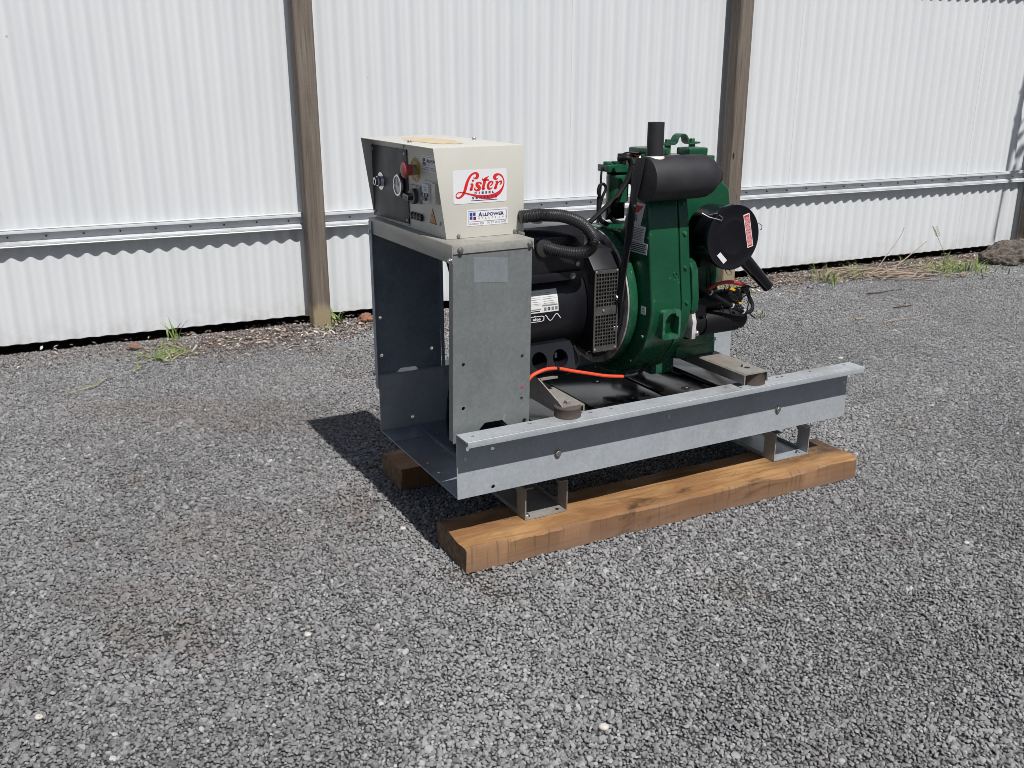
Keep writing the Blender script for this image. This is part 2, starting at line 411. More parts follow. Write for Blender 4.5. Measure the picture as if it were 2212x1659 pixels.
def text_geo(s, bold=.0, shear=0.0):
    k = (s, bold, shear)
    if k not in _tc:
        c = bpy.data.curves.new('tmp', 'FONT'); c.body = s; c.size = 1.0; c.offset = bold; c.resolution_u = 2; c.shear = shear
        vs, fs = curve_mesh(c)
        xs = [v[0] for v in vs]; ys = [v[1] for v in vs]
        _tc[k] = (vs, fs, min(xs), max(xs), min(ys), max(ys))
    return _tc[k]
class Sticker:
    """flat print: mapf(x, y, lift) puts sticker coordinates onto the surface"""
    def __init__(s, mapf): s.mb = MB(); s.f = mapf; s.k = 0; s.mats = []
    def mi(s, m_):
        if m_ not in s.mats: s.mats.append(m_)
        return s.mats.index(m_)
    def poly(s, pts, m_, lift=.0006):
        s.mb.add([s.f(x, y, lift) for x, y in pts], [tuple(range(len(pts)))], s.mi(m_))
    def sheet(s, pts, m_, th=.0005):
        n = len(pts); s.mb.add([s.f(x, y, 0) for x, y in pts] + [s.f(x, y, th) for x, y in pts],
            [tuple(range(n, 2*n))] + [(i, (i+1) % n, n+(i+1) % n, n+i) for i in range(n)], s.mi(m_))
    def grid(s, x0, y0, x1, y1, nx, ny, m_, lift=.0005):
        vs = [s.f(x0+(x1-x0)*i/nx, y0+(y1-y0)*j/ny, lift) for j in range(ny+1) for i in range(nx+1)]
        s.mb.add(vs, [(j*(nx+1)+i, j*(nx+1)+i+1, (j+1)*(nx+1)+i+1, (j+1)*(nx+1)+i) for j in range(ny) for i in range(nx)], s.mi(m_))
    def rect(s, x0, y0, x1, y1, m_, lift=.0008): s.poly([(x0,y0),(x1,y0),(x1,y1),(x0,y1)], m_, lift)
    def frame(s, pts_o, pts_i, m_, lift=.0008):
        n = len(pts_o); s.mb.add([s.f(x,y,lift) for x,y in pts_o] + [s.f(x,y,lift) for x,y in pts_i],
            [(i, (i+1) % n, n+(i+1) % n, n+i) for i in range(n)], s.mi(m_))
    def text(s, str_, x0, y0, x1, y1, m_, lift=.0009, bold=0.0, shear=0.0, fit=True):
        vs, fs, a, b, c, d = text_geo(str_, bold, shear)
        sx = (x1-x0)/(b-a); sy = (y1-y0)/(d-c)
        s.mb.add([s.f(x0+(v[0]-a)*sx, y0+(v[1]-c)*sy, lift) for v in vs], fs, s.mi(m_))
    def stroke(s, pts, m_, lift=.0009, n=6):
        P = smooth_path([(p[0], p[1], p[2]) for p in pts], n); L = []; R = []
        for i, p in enumerate(P):
            q = P[min(i+1, len(P)-1)] - P[max(i-1, 0)]; q = Vector((q.x, q.y)).normalized(); h = p.z/2
            L.append((p.x - q.y*h, p.y + q.x*h)); R.append((p.x + q.y*h, p.y - q.x*h))
        k = len(P); s.mb.add([s.f(x,y,lift) for x,y in L+R], [(i, i+1, k+i+1, k+i) for i in range(k-1)], s.mi(m_))
    def lines(s, x0, y0, x1, y1, n, m_, lift=.0008, fill=.45, ragged=.25, seed=1):
        r = random.Random(seed); h = (y1-y0)/n
        for i in range(n):
            x = x0
            while x < x1:
                wd = (x1-x0)*r.uniform(.06, .2); 
                s.rect(x, y0+i*h, min(x+wd, x1 - r.uniform(0, ragged)*(x1-x0)*(r.random() < .15)), y0+i*h+h*fill, m_, lift); x += wd + (x1-x0)*.025
    def build(s, name, parent, label=None): return s.mb.build(name, s.mats, parent, label=label)

# ================================================================== SETTING
WX, WY, WYAW = -1.3214*.74, 6.1631*.74, .4321
ET = Vector((math.cos(WYAW), math.sin(WYAW), 0)); EN = Vector((-math.sin(WYAW), math.cos(WYAW), 0)); W0 = Vector((WX, WY, 0))
def wall_pt(t, n, z=0): return W0 + ET*t + EN*n + Vector((0, 0, z))
def wall_uv(x, y):
    dx, dy = x-WX, y-WY
    return dx*ET.x+dy*ET.y, dx*EN.x+dy*EN.y

# ground: one sheet to the horizon
mb = MB(lambda t, n, z: tuple(wall_pt(t, n, z)))
mb.prism([(-90, -.30), (90, -.30), (90, -.22), (.125, -.22), (.12, -.006), (-90, -.006)], 0, -90, 90)
g = mb.build('ground', M['ground']); g['kind'] = 'structure'

# ---- gravel (stuff): crushed stones scattered as instances
stone_col = bpy.data.collections.new('stone_shapes')
for k in range(7):
    bm = bmesh.new(); bmesh.ops.create_icosphere(bm, subdivisions=2, radius=1)
    r = np.random.default_rng(100+k)
    V = np.array([v.co for v in bm.verts])
    for _ in range(11):
        nn = r.normal(size=3); nn /= np.linalg.norm(nn); d = r.uniform(.52, .85)
        o = np.maximum(V @ nn - d, 0); V -= o[:, None]*nn
    V *= np.array([1.0, r.uniform(.7, .95), r.uniform(.55, .8)])
    for v, c in zip(bm.verts, V): v.co = c
    bmesh.ops.remove_doubles(bm, verts=bm.verts, dist=.02)
    me = bpy.data.meshes.new('stone_shape'); bm.to_mesh(me); bm.free(); me.materials.append(M['gravel'])
    me.polygons.foreach_set('use_smooth', [True]*len(me.polygons)); me.set_sharp_from_angle(angle=math.radians(28))
    so_ = bpy.data.objects.new('stone_shape', me); stone_col.objects.link(so_)

def vnoise(x, y, s, seed):
    r = np.random.default_rng(seed); T = r.random((64, 64)); X = x*s; Y = y*s
    i = np.floor(X).astype(int); j = np.floor(Y).astype(int); fx = X-i; fy = Y-j
    fx = fx*fx*(3-2*fx); fy = fy*fy*(3-2*fy); i %= 64; j %= 64; i2 = (i+1) % 64; j2 = (j+1) % 64
    return T[i,j]*(1-fx)*(1-fy)+T[i2,j]*fx*(1-fy)+T[i,j2]*(1-fx)*fy+T[i2,j2]*fx*fy
def fbm(x, y, s, seed): return .5*vnoise(x,y,s,seed)+.3*vnoise(x,y,s*2.1,seed+1)+.2*vnoise(x,y,s*4.3,seed+2)
SP = .0078
xs = np.arange(-3.4, 5.0, SP); ys = np.arange(.85, 7.4, SP*.88)
gx_, gy_ = np.meshgrid(xs, ys); gx_ = gx_ + (np.arange(len(ys)) % 2)[:, None]*SP*.5
px = (gx_ + rng.uniform(-.36, .36, gx_.shape)*SP).ravel(); py = (gy_ + rng.uniform(-.36, .36, gx_.shape)*SP).ravel()
tw = (px-WX)*ET.x+(py-WY)*ET.y; nw = (px-WX)*EN.x+(py-WY)*EN.y
view = (np.abs(px) < .565*py+.75) & (nw < .105+.035*(vnoise(px, py, 7.0, 91)-.5))
soil_n = fbm(px, py, 4.4, 5)
# thin patches where brown fines show through; mulch strip along the wall on the right
thin = np.clip((soil_n-.69)*8, 0, 1)
edge = np.clip(1-np.abs(nw+.02-.10*(vnoise(px,py,2.2,31)-.4))/.26, 0, 1)*np.where(tw > 1.9, 1.25, .35)*np.where((tw > -.55) & (tw < .5), 2.0, 1)
keep = view & (rng.random(px.shape) >   .30*thin + .62*np.clip(edge, 0, 1))
px, py, tw, nw, soil_n, thin, edge = [a[keep] for a in (px, py, tw, nw, soil_n, thin, edge)]
N = len(px)
scl = .0046*np.exp(rng.normal(0, .30, N))
scl *= .82+.42*fbm(px, py, 1.7, 81)
big = rng.random(N) < .004; scl[big] *= rng.uniform(1.4, 2.1, big.sum())
pz = -.0035 + rng.uniform(-.0025, .0030, N) + .004*(fbm(px, py, 5.0, 77)-.5)
tone = np.clip(rng.normal(.50, .15, N) + .30*(fbm(px, py, .9, 40)-.5) + .16*(fbm(px, py, 6.0, 44)-.5), 0, .90)
wht = rng.random(N) < .0035; tone[wht] = rng.uniform(.9, 1.0, wht.sum())
brn = np.clip((fbm(px*.7+.3, py*1.6, 1.5, 123)-.50)*5, 0, 1)*np.clip((-.1-px)*1.2, 0, 1)
dust = np.clip(.42*brn*rng.random(N) + .55*thin*rng.random(N) + .8*np.clip(edge, 0, 1)*rng.random(N) + .06*rng.random(N)*(fbm(px,py,1.3,60) > .5), 0, .9)
me = bpy.data.meshes.new('gravel'); me.vertices.add(N)
me.vertices.foreach_set('co', np.stack([px, py, pz], 1).astype(np.float32).ravel())
def fattr(nm, typ, arr, key='value'):
    a = me.attributes.new(nm, typ, 'POINT'); a.data.foreach_set(key, np.ascontiguousarray(arr).ravel())
fattr('scl', 'FLOAT', scl.astype(np.float32)); fattr('tone', 'FLOAT', tone.astype(np.float32)); fattr('dust', 'FLOAT', dust.astype(np.float32))
fattr('shape', 'INT', rng.integers(0, 7, N).astype(np.int32))
rot = np.stack([rng.normal(0, .5, N), rng.normal(0, .5, N), rng.uniform(0, 6.28, N)], 1).astype(np.float32)
fattr('rot', 'FLOAT_VECTOR', rot, 'vector')
gr = bpy.data.objects.new('gravel', me); COL.objects.link(gr)
tag(gr, 'grey crushed stone gravel covering the whole yard', kind='stuff')
ng = bpy.data.node_groups.new('scatter_stones', 'GeometryNodeTree')
ng.interface.new_socket('Geometry', in_out='INPUT', socket_type='NodeSocketGeometry'); ng.interface.new_socket('Geometry', in_out='OUTPUT', socket_type='NodeSocketGeometry')
gi = ng.nodes.new('NodeGroupInput'); go = ng.nodes.new('NodeGroupOutput')
iop = ng.nodes.new('GeometryNodeInstanceOnPoints'); ci = ng.nodes.new('GeometryNodeCollectionInfo')
ci.inputs['Collection'].default_value = stone_col; ci.inputs['Separate Children'].default_value = True; ci.inputs['Reset Children'].default_value = True
def na(nm, typ):
    n_ = ng.nodes.new('GeometryNodeInputNamedAttribute'); n_.data_type = typ; n_.inputs['Name'].default_value = nm
    return [o for o in n_.outputs if o.enabled and o.name == 'Attribute'][0]
ng.links.new(gi.outputs[0], iop.inputs['Points']); ng.links.new(ci.outputs[0], iop.inputs['Instance'])
iop.inputs['Pick Instance'].default_value = True
ng.links.new(na('shape', 'INT'), iop.inputs['Instance Index']); ng.links.new(na('rot', 'FLOAT_VECTOR'), iop.inputs['Rotation']); ng.links.new(na('scl', 'FLOAT'), iop.inputs['Scale'])
ng.links.new(iop.outputs[0], go.inputs[0])
md = gr.modifiers.new('scatter', 'NODES'); md.node_group = ng
print('gravel stones', N)

# ================================================================== WALL
wall = empty('corrugated_wall', W0, WYAW)
tag(wall, 'tall white corrugated iron wall on grey timber posts behind the generator', 'wall')
PW = .0895; NS = PW+.041; PIT = .103*.74; T0 = -1.7343*.74; ZB = .0454*.74; ZT = 2.75
def wave(t): return NS -   .0068*math.cos(2*PI*(t-T0)/PIT)
def sheet_mesh(ta, off):
    q = 14; n = int(round((10*PIT+.045)/PIT*q)); vs = []; 
    for k in range(n+1):
        t = ta + k*PIT/q; nn = wave(t)+off
        for z in (ZB, .6, 1.3, 2.0, ZT): vs.append((t, nn, z))
    m_ = len(vs); vs += [(t, nn+.001, z) for (t, nn, z) in vs]
    fs = []
    for k in range(n):
        for j in range(4):
            a = k*5+j; fs.append((a, a+5, a+6, a+1)); fs.append((m_+a, m_+a+1, m_+a+6, m_+a+5))
        a = k*5; fs.append((a, m_+a, m_+a+5, a+5)); fs.append((a+4, a+9, m_+a+9, m_+a+4))
    for k in (0, n):
        for j in range(4): a = k*5+j; fs.append((a, a+1, m_+a+1, m_+a))
    return MB().add(vs, fs)
TA = -.80 - 4*10*PIT
for k in range(15):
    sheet_mesh(TA + k*10*PIT, -.0014*(k % 2)).build('sheet', M['iron'], wall, sharp=60)
# girts (top-hat rails), one length per bay
def girt(t0, t1, z0):
    prof = [(PW+.0012, z0), (PW-.0006, z0+.003), (PW+.0010, z0+.0065), (PW, z0+.009), (PW, z0+.0165), (PW+.027, z0+.025), (PW+.027, z0+.057), (PW, z0+.0605), (PW, z0+.070), (PW+.0010, z0+.0735), (PW-.0006, z0+.077), (PW+.0012, z0+.082)]
    mb = MB(); mb.strip(prof, 0, t0, t1, -.0013)
    o = mb.build('girt', M['girt'], wall, sharp=20)
    s = MB(); k0 = math.ceil((t0+.03-T0)/(2*PIT)); 
    for k in range(k0, int((t1-.03-T0)/(2*PIT))+1):
        t = T0 + 2*k*PIT; s.lathe([(0, .0042), (.004, .004), (.0042, .0022), (.012, .0016)], (t, PW+.027, z0+.042+.002*random.uniform(-1, 1)), (0, -1, 0), 7)
    so_ = s.build('screw_tips', M['twig_dark'], o); so_['kind'] = 'stuff'
POSTS = [-2.54, 0.0, 2.4635, 5.085, 7.6]
for a, b in zip([-4.3] + POSTS, POSTS):
    for z in (.472, 1.692, 2.62): girt(a+.045, b+.0445, z)
for t in POSTS:
    mb = MB(); ch = .006
    mb.prism([(t+ch, 0), (t+PW-ch, 0), (t+PW, ch), (t+PW, PW-.001), (t, PW-.001), (t, ch)], 2, -.15, 2.9)
    mb.build('post', M['post'], wall, bevel=.0015)
# pergola rafter sticking out above the last post (its shadow falls on the sheets)
MB().box((5.045, -1.62, 2.70), (5.078, .08, 2.79)).build('rafter', M['post'], wall, bevel=.003)
MB().box((6.6, -1.62, 2.70), (6.64, .08, 2.79)).build('rafter', M['post'], wall, bevel=.003)
# unseen shed shell, added to keep the gap under the sheets dark
MB().prism([(.16, 2.76), (3.2, 3.05), (3.2, 3.09), (.16, 2.80)], 0, -4.4, 7.7).build('shade_roof', M['iron'], wall)
MB().box((-4.4, 3.1, -.1), (7.7, 3.14, 3.04)).build('shade_rear_wall', M['iron'], wall)
MB().box((-4.36, .16, -.1), (-4.32, 3.1, 2.78)).build('shade_end_wall', M['iron'], wall)
MB().box((7.53, .16, -.1), (7.57, 3.1, 2.78)).build('shade_end_wall', M['iron'], wall)
# ================================================================== TIMBER BEAMS
def beam(name, u0, v0, ln, wd, hh, dyaw, mat, seed, label, burnt=None):
    r = random.Random(seed); nx = 60
    prof0 = [(0, 0), (0, hh*.965), (.003, hh), (wd*.25, hh), (wd*.5, hh), (wd*.75, hh), (wd-.004, hh), (wd, hh-.004), (wd, 0)]
    K = len(prof0); vs = []; w1 = [r.uniform(-1, 1) for _ in range(200)]
    for i in range(nx+1):
        x = ln*i/nx
        wane = .0045*max(0, math.sin(x*4.1+seed) * math.sin(x*9.7+1+seed)) + .002
        for j, (y, z) in enumerate(prof0):
            yy, zz = y, z
            if j == 1: zz -= wane*1.6
            if j == 2: yy += wane*1.3; zz -= wane*.12
            jit = .0011*math.sin(23*x+j*2.1+seed)+.0009*w1[(i*3+j*7) % 200]
            if 1 <= j <= 7: zz += jit
            if j <= 1: yy += jit*1.3
            xx = x + (.004*math.sin(j*1.7+seed)+.002*w1[j]) * (1 if i == nx else (-.6 if i == 0 else 0))
            vs.append((xx, yy, zz))
    fs = [(i*K+j, i*K+(j+1) % K, (i+1)*K+(j+1) % K, (i+1)*K+j) for i in range(nx) for j in range(K)]
    mb = MB().add(vs, fs); mb.add(vs[:K], [tuple(range(K))], 1); mb.add(vs[-K:], [tuple(range(K))[::-1]], 1)
    o = mb.build(name, [mat, M['end_grain_shaded']], sharp=40)
    p = Vector((GX, GY, 0)) + EU*u0 + EV*v0
    o.location = p; o.rotation_euler = (0, 0, GYAW+dyaw)
    tag(o, label, 'timber beam', 'timber beams under the generator'); return o
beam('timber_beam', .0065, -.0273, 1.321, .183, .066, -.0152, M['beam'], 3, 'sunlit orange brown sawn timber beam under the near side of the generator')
beam('timber_beam', .047, .512, 1.30, .16, .066, -.003, M['beam_shaded'], 9, 'brown timber beam with painted-in shade under the far side of the generator')

# ================================================================== GENERATOR SET
G = empty('generator_set', (GX, GY, 0), GYAW)
tag(G, 'diesel generator set with green engine on galvanised skid frame and cream control box', 'generator')
L, WT, z0, zt = 1.298, .537, .192, .362
def P_(name, mb, mats, bevel=0, parent=None, sharp=35, segs=2, label=None): return mb.build(name, mats, parent or G, bevel, sharp, segs, label)

# --- tray and side rails
mb = MB(); mb.box((.001, .004, z0), (L-.001, WT-.004, z0+.003))
tray = P_('base_tray', mb, M['galv_shaded'])
s = MB(); s.box((.104, .02, z0+.003), (.116, WT-.02, z0+.010)); s.box((.004, .43, z0+.003), (.6, .437, z0+.0055))
s.build('stiffener', M['galv_shaded'], tray, bevel=.001)
def rail(v, sgn, name='side_rail'):
    mb = MB()
    hs = [circ(.1, z0+.03, .005), circ(1.285, z0+.032, .004), circ(.094, .31, .006), circ(.094, .205, .0055)]
    if sgn > 0: hs = [circ(.098, .31, .006), circ(.098, .207, .0055)]
    plate(mb, [(0, z0), (L, z0), (L, zt-.0015), (0, zt-.0015)], hs[:2], .003, lambda x, y, z: (x, v+.0015*sgn+z, y))
    fl = [circ(x, .043, .0055, 12) for x in (.192, .369, .432, .809, .957, .997, 1.015, 1.123, 1.26)] + [circ(.03, .03, .005, 12)]
    plate(mb, [(0, .001), (L, .001), (L, .057), (0, .057)], fl, .003, lambda x, y, z: (x, v-.057*sgn+y*sgn, zt+z))
    vo = v-.0565*sgn
    mb.strip([(vo+.0015*sgn, zt+.0015), (vo-.0005*sgn, zt-.001), (vo-.0012*sgn, zt-.008), (vo-.0004*sgn, zt-.0155)], 0, .004, L+.002, .0028*sgn)
    o = P_(name, mb, M['galv_rail'], sharp=30)
    b = MB()
    if sgn < 0 or True:
        y = v-.0005*sgn if sgn > 0 else v+.0005
    return o
nr = rail(0, 1); fr = rail(WT, -1)
for u, z in ((.283, .262), (1.026, .258)): b = MB(); b.hexbolt((u, -.0003, z), (0, -1, 0), .0085, .007); b.build('bolt', M['steel'], nr, bevel=.0004)
for u, z in ((.632, .301), (1.284, .299), (.0225, .296)): b = MB(); b.box((u-.0042, -.0016, z-.0055), (u+.0042, .001, z+.0055)); b.lathe([(0, .0012), (.0008, .0008)], (u, -.0016, z), (0, -1, 0), 8); b.build('square_clip', M['alloy'], nr)

# --- skid channels
for u0, u1 in ((.214, .343), (1.073, 1.212)):
    mb = MB(); za, zb_ = .067, .158; va, vb = .045, .62
    mb.box((u0, va, za), (u1, vb, za+.003))
    for u in (u0, u1-.003):
        plate(mb, [(va, za+.003), (vb, za+.003), (vb, zb_), (va, zb_)], [[(.092, za+.012), (.30, za+.012), (.30, zb_-.012), (.108, zb_-.012), (.092, zb_-.03)], [(.35, za+.012), (.57, za+.012), (.57, zb_-.012), (.35, zb_-.012)]], .003, lambda x, y, z: (u+.0015+z, x, y))
    mb.box((u0+.003, va, zb_-.003), (u0+.024, vb, zb_)); mb.box((u1-.024, va, zb_-.003), (u1-.003, vb, zb_))
    for v in (.16, .33, .52):                                   # spacers up to the tray
        mb.box((u0+.004, v, zb_), (u0+.023, v+.05, z0-.0005)); mb.box((u1-.023, v, zb_), (u1-.004, v+.05, z0-.0005))
    o = P_('skid_channel', mb, M['galv_old'] if u0 < .5 else M['galv'], sharp=30)
    b = MB()
    ub = u0+.014 if u0 < .5 else u1-.03
    b.hexbolt((ub, .062, za+.003), (0, 0, 1), .0065, .006)
    b.build('bolt', M['chrome'], o)
    h = MB(); uh = u1-.022 if u0 < .5 else u0+.014
    h.lathe([(0, .0055), (.0006, .0055)], (uh, .062, za+.0031), (0, 0, 1), 14); h.build('hole', M['hole'], o)

# --- black deck with ridges
mb = MB(); zd = .30
mb.box((.235, .008, z0+.0035), (1.055, .527, zd-.016))
for a, b_ in ((.24, .445), (.495, .728), (.738, .845), (.935, 1.05)): mb.box((a, .010, zd-.016), (b_, .525, zd))
dk = P_('deck', mb, M['deck'], bevel=.004, segs=2)
for u, v in ((.639, .185), (.69, .191), (.831, .183), (.63, .36)):
    h = MB(); h.lathe([(0, .014), (.0008, .014)], (u, v, zd), (0, 0, 1), 20, 0); h.lathe([(.0008, .004), (.003, .0035)], (u, v-.006, zd), (0, 0, 1), 10, 1); h.build('drain_hole', [M['hole'], M['chrome']], dk)

# --- cross members with rubber mounts
def channel_R(u0, u1, va, vb, zt_, dep, mat):
    mb = MB(); t = .004
    prof = [(u0+.0, zt_-dep), (u0, zt_-.004), (u0+.004, zt_), (u1-.004, zt_), (u1, zt_-.004), (u1, zt_-dep)]
    mb.strip(prof, 1, va, vb, -t); return P_('cross_channel', mb, mat, sharp=25)
cR = channel_R(.843, .928, -.052, .585, .405, .030, M['galv_old'])
b = MB(); b.cyl((.893, -.004, .405), (.893, -.004, .4055), .008, n=14); b.build('hole', M['hole'], cR)
b = MB(); b.tube([(.885, .008, .405), (.885, .008, .412)], .0025, 6); b.build('split_pin', M['twig_dark'], cR)
mb = MB()
def strip_l(mb):
    prof = [(.286, .366), (.286, .389), (.289, .392), (.347, .392), (.350, .389), (.350, .372)]
    mb.strip(prof, 1, -.018, .555, -.004)
    mb.prism([(-.018, .380), (-.016, .393), (.0, .4), (.10, .430), (.12, .436), (.42, .436), (.44, .43), (.555, .39), (.555, .366)], 0, .2835, .2875)
    mb.box((.288, .098, .428), (.339, .155, .432)); mb.box((.288, .38, .428), (.339, .44, .432))
strip_l(mb); cL = P_('mounting_bracket', mb, M['galv_old'], sharp=25)
b = MB(); b.hexbolt((.313, .003, .392), (0, 0, 1), .0095, .009); b.build('bolt', M['galv_old'], cL, bevel=.0006)
for (u, v, zt2) in ((.306, -.008, .3885), (.906, -.016, .4005), (.306, .55, .3885), (.906, .553, .4005)):
    mb = MB(); mb.lathe([(0, .0335), (.001, .0345), (.006, .0340), (zt2-.362-.006, .0335), (zt2-.362-.004, .0345), (zt2-.362-.001, .0345), (zt2-.3621, .033)], (u, v, .3635), (0, 0, 1), 40)
    P_('rubber_mount', mb, M['rubber'])

# --- cabinet (support panels, cap, control box) in its own slightly turned frame
CY = .019; cc, cs = math.cos(CY), math.sin(CY)
def cab(a, b, z): return (.011+a*cc-b*cs, .022+a*cs+b*cc, z)
mb = MB(cab)
def lean(a, z): return a - max(0, (.80-z))*.022
out = [(lean(0, .335), .335), (lean(.2, .35)-.003, .35), (.209, .808), (0, .808)]
cut = [(.0565, .350), (.0771, .3711), (.1253, .3699), (.1466, .350)]
plate(mb, [(lean(0,.335), .330), (.0540, .3485), (.0771, .3711), (.1253, .3699), (.1490, .3465), (.202, .3465), (.2085, .806), (.0005, .806)],
      [circ(.0254-.004, .5279, .0048), circ(.1822, .5268, .0048), circ(.0234-.004, .4178, .0048), circ(.1805, .417, .0048), circ(.1889, .357, .006)], .0025, lambda x, y, z: (x, .0015+z, y))
# folded side flanges
for f0, f1 in ((0, 0), (1, 1)):
    e = (lambda z: lean(0, z)) if f0 == 0 else (lambda z: .2085-(.806-z)*.0142)
    mb.add([(e(.34), .003, .335), (e(.34)+.002, .003, .335), (e(.34)+.002, .022, .335), (e(.34), .022, .335), (e(.806), .003, .806), (e(.806)+.002, .003, .806), (e(.806)+.002, .022, .806), (e(.806), .022, .806)], [(0,3,2,1),(4,5,6,7),(0,1,5,4),(1,2,6,5),(2,3,7,6),(3,0,4,7)])
pn = P_('support_panel', mb, M['galv_panel'], sharp=30)
st = Sticker(lambda x, y, l: cab(x, .0002-l, y))
st.sheet([(.052, .724), (.142, .716), (.142, .775), (.052, .784)], M['zinc_patch'], .0003); st.build('clean_patch', pn, 'paler bluish patch where a label once was')
st = Sticker(lambda x, y, l: cab(x, .0002-l, y)); st.poly(circ(.181, .447, .0032, 12), M['red_ink']); st.build('red_dot', pn)
mb = MB(cab)
plate(mb, [(-.004, .322), (.017, .328), (.0545, .3586), (.0725, .3728), (.1183, .3712), (.1342, .357), (.1638, .333), (.2012, .323), (.2085, .806), (.0005, .806)],
      [circ(.0158, .5296, .005), circ(.0158, .4184, .005), circ(.173, .4185, .005)], .0025, lambda x, y, z: (x, .5265+z, y))
mb.box((-.006, .506, .325), (-.0035, .525, .806)); mb.box((.2035, .506, .33), (.206, .525, .806))
pf = P_('support_panel', mb, M['galv_shaded'], sharp=30)
for aa in (.009, .176): b = MB(cab); b.hexbolt((aa, .5245, .336), (0, -1, 0), .0065, .006); b.build('bolt', M['steel'], pf)
# cap
mb = MB(cab)
mb.box((0, 0, .8125), (.2115, .53, .815)); mb.box((-.0025, -.001, .7715), (-.0005, .531, .8145))
mb.box((-.0005, -.0025, .7945), (.2115, -.0005, .8145)); mb.box((-.0005, .5305, .7945), (.2115, .5325, .8145))
mb.box((.2115, 0, .79), (.2135, .53, .8145)); mb.box((.2115, .045, .8145), (.2135, .1, .822))
cp = P_('cabinet_cap', mb, M['cap'], bevel=.0008)
for p, d in (((.017, -.0025, .8025), (0, -1, 0)), ((.2017, -.0025, .803), (0, -1, 0)), ((-.0025, .52, .7765), (-1, 0, 0)), ((-.0025, .009, .778), (-1, 0, 0))): b = MB(cab); b.hexbolt(p, d, .006, .006); b.build('bolt', M['steel'], cp, bevel=.0004)

# control box: folded hood (top, two sides, back) over an upright panel
A0, A1, B0, B1, ZA, ZC = .021, .230, .079, .549, .8155, 1.026; AL = -.008
mb = MB(cab); t = .0022
side = [(A0, ZA), (A1, ZA), (A1, ZC), (AL, ZC)]
mb.prism([(A0, ZA), (A1, ZA), (A1, ZC), (AL, ZC)], 1, B0, B0+t)
mb.prism([(A0, ZA), (A1, ZA), (A1, ZC), (AL, ZC)], 1, B1-t, B1)
mb.box((AL+.0004, B0+t, ZC-t), (A1, B1-t, ZC-.0002)); mb.box((A1-t, B0+t, ZA), (A1-.0002, B1-t, ZC-t)); mb.box((A0, B0+t, ZA), (A1-t, B1-t, ZA+t))
box = P_('control_box', mb, M['cream'], bevel=.0007)
AP = .024
mb = MB(cab); mb.box((AP, B0+t, ZA+t), (AP+.002, B1-t, ZC-t)); mb.build('control_panel', M['panel_beige'], box)
mb = MB(cab); mb.prism([(.3020, .8237), (.5484, .8182), (.5484, 1.0071), (.3060, 1.0075)], 0, AP-.003, AP-.0002); mb.build('instrument_panel', M['panel_black'], box, bevel=.0006)
def screw_part(p, d, r_, hexa=False):
    b = MB(cab)
    if hexa: b.hexbolt(p, d, r_, r_*1.2)
    else: b.screw(p, d, r_)
    b.build('screw', M['steel'], box)
for bb, z in ((.5405, .9972), (.3165, .9971), (.5385, .8290), (.3110, .8315)): screw_part((AP-.003, bb, z), (-1, 0, 0), .0044)
for bb, z in ((.1176, .8475), (.3281, 1.0155), (.2082, .9151), (.3091, .8205), (.543, .822)): screw_part((AP-.0002, bb, z), (-1, 0, 0), .0046)
for aa, z in ((.0523, .821), (.2042, .8215)): screw_part((aa, B0-.0001, z), (0, -1, 0), .0036, True)
screw_part((.028, .30, ZC), (0, 0, 1), .0045, True); screw_part((.218, .32, ZC), (0, 0, 1), .0045, True)
# emergency stop
mb = MB(cab); mb.lathe([(0, .0292), (.0012, .0292), (.0014, .0115)], (AP-.0002, .2567, .963), (-1, 0, 0), 36, 0)
st = None
mb.lathe([(.0014, .0125), (.012, .0120)], (AP-.0002, .2567, .963), (-1, 0, 0), 24, 1)
mb.lathe([(.012, .0135), (.024, .0135)], (AP-.0002, .2567, .963), (-1, 0, 0), 24, 2)
mb.lathe([(.024, .0150), (.0255, .0192), (.031, .0195), (.0335, .0175), (.035, .011), (.0353, .0005)], (AP-.0002, .2567, .963), (-1, 0, 0), 32, 2)
mb.build('emergency_stop', [M['yellow'], M['steel'], M['red']], box)
st = Sticker(lambda x, y, l: cab(AP-.0017-l, x, y))
for k in range(16):
    if k % 4 == 3: continue
    a = 2*PI*k/16; st.poly([(.2567+r_*math.cos(a+d_), .963+r_*math.sin(a+d_)) for r_, d_ in ((.022, -.11), (.025, -.10), (.025, .10), (.022, .11))], M['black_ink'], .0002)
st.build('stop_legend', box)
# key switch
mb = MB(cab); mb.lathe([(0, .0235), (.0012, .0235), (.0014, .014)], (AP-.003, .486, .915), (-1, 0, 0), 32, 0)
mb.lathe([(.001, .0145), (.010, .0145), (.012, .013)], (AP-.003, .486, .915), (-1, 0, 0), 10, 0)
mb.lathe([(.012, .011), (.019, .0105), (.0195, .006), (.018, .005)], (AP-.003, .486, .915), (-1, 0, 0), 24, 0)
mb.box((AP-.0232, .4845, .908), (AP-.0215, .4875, .922), 1)
mb.build('key_switch', [M['chrome'], M['hole']], box)
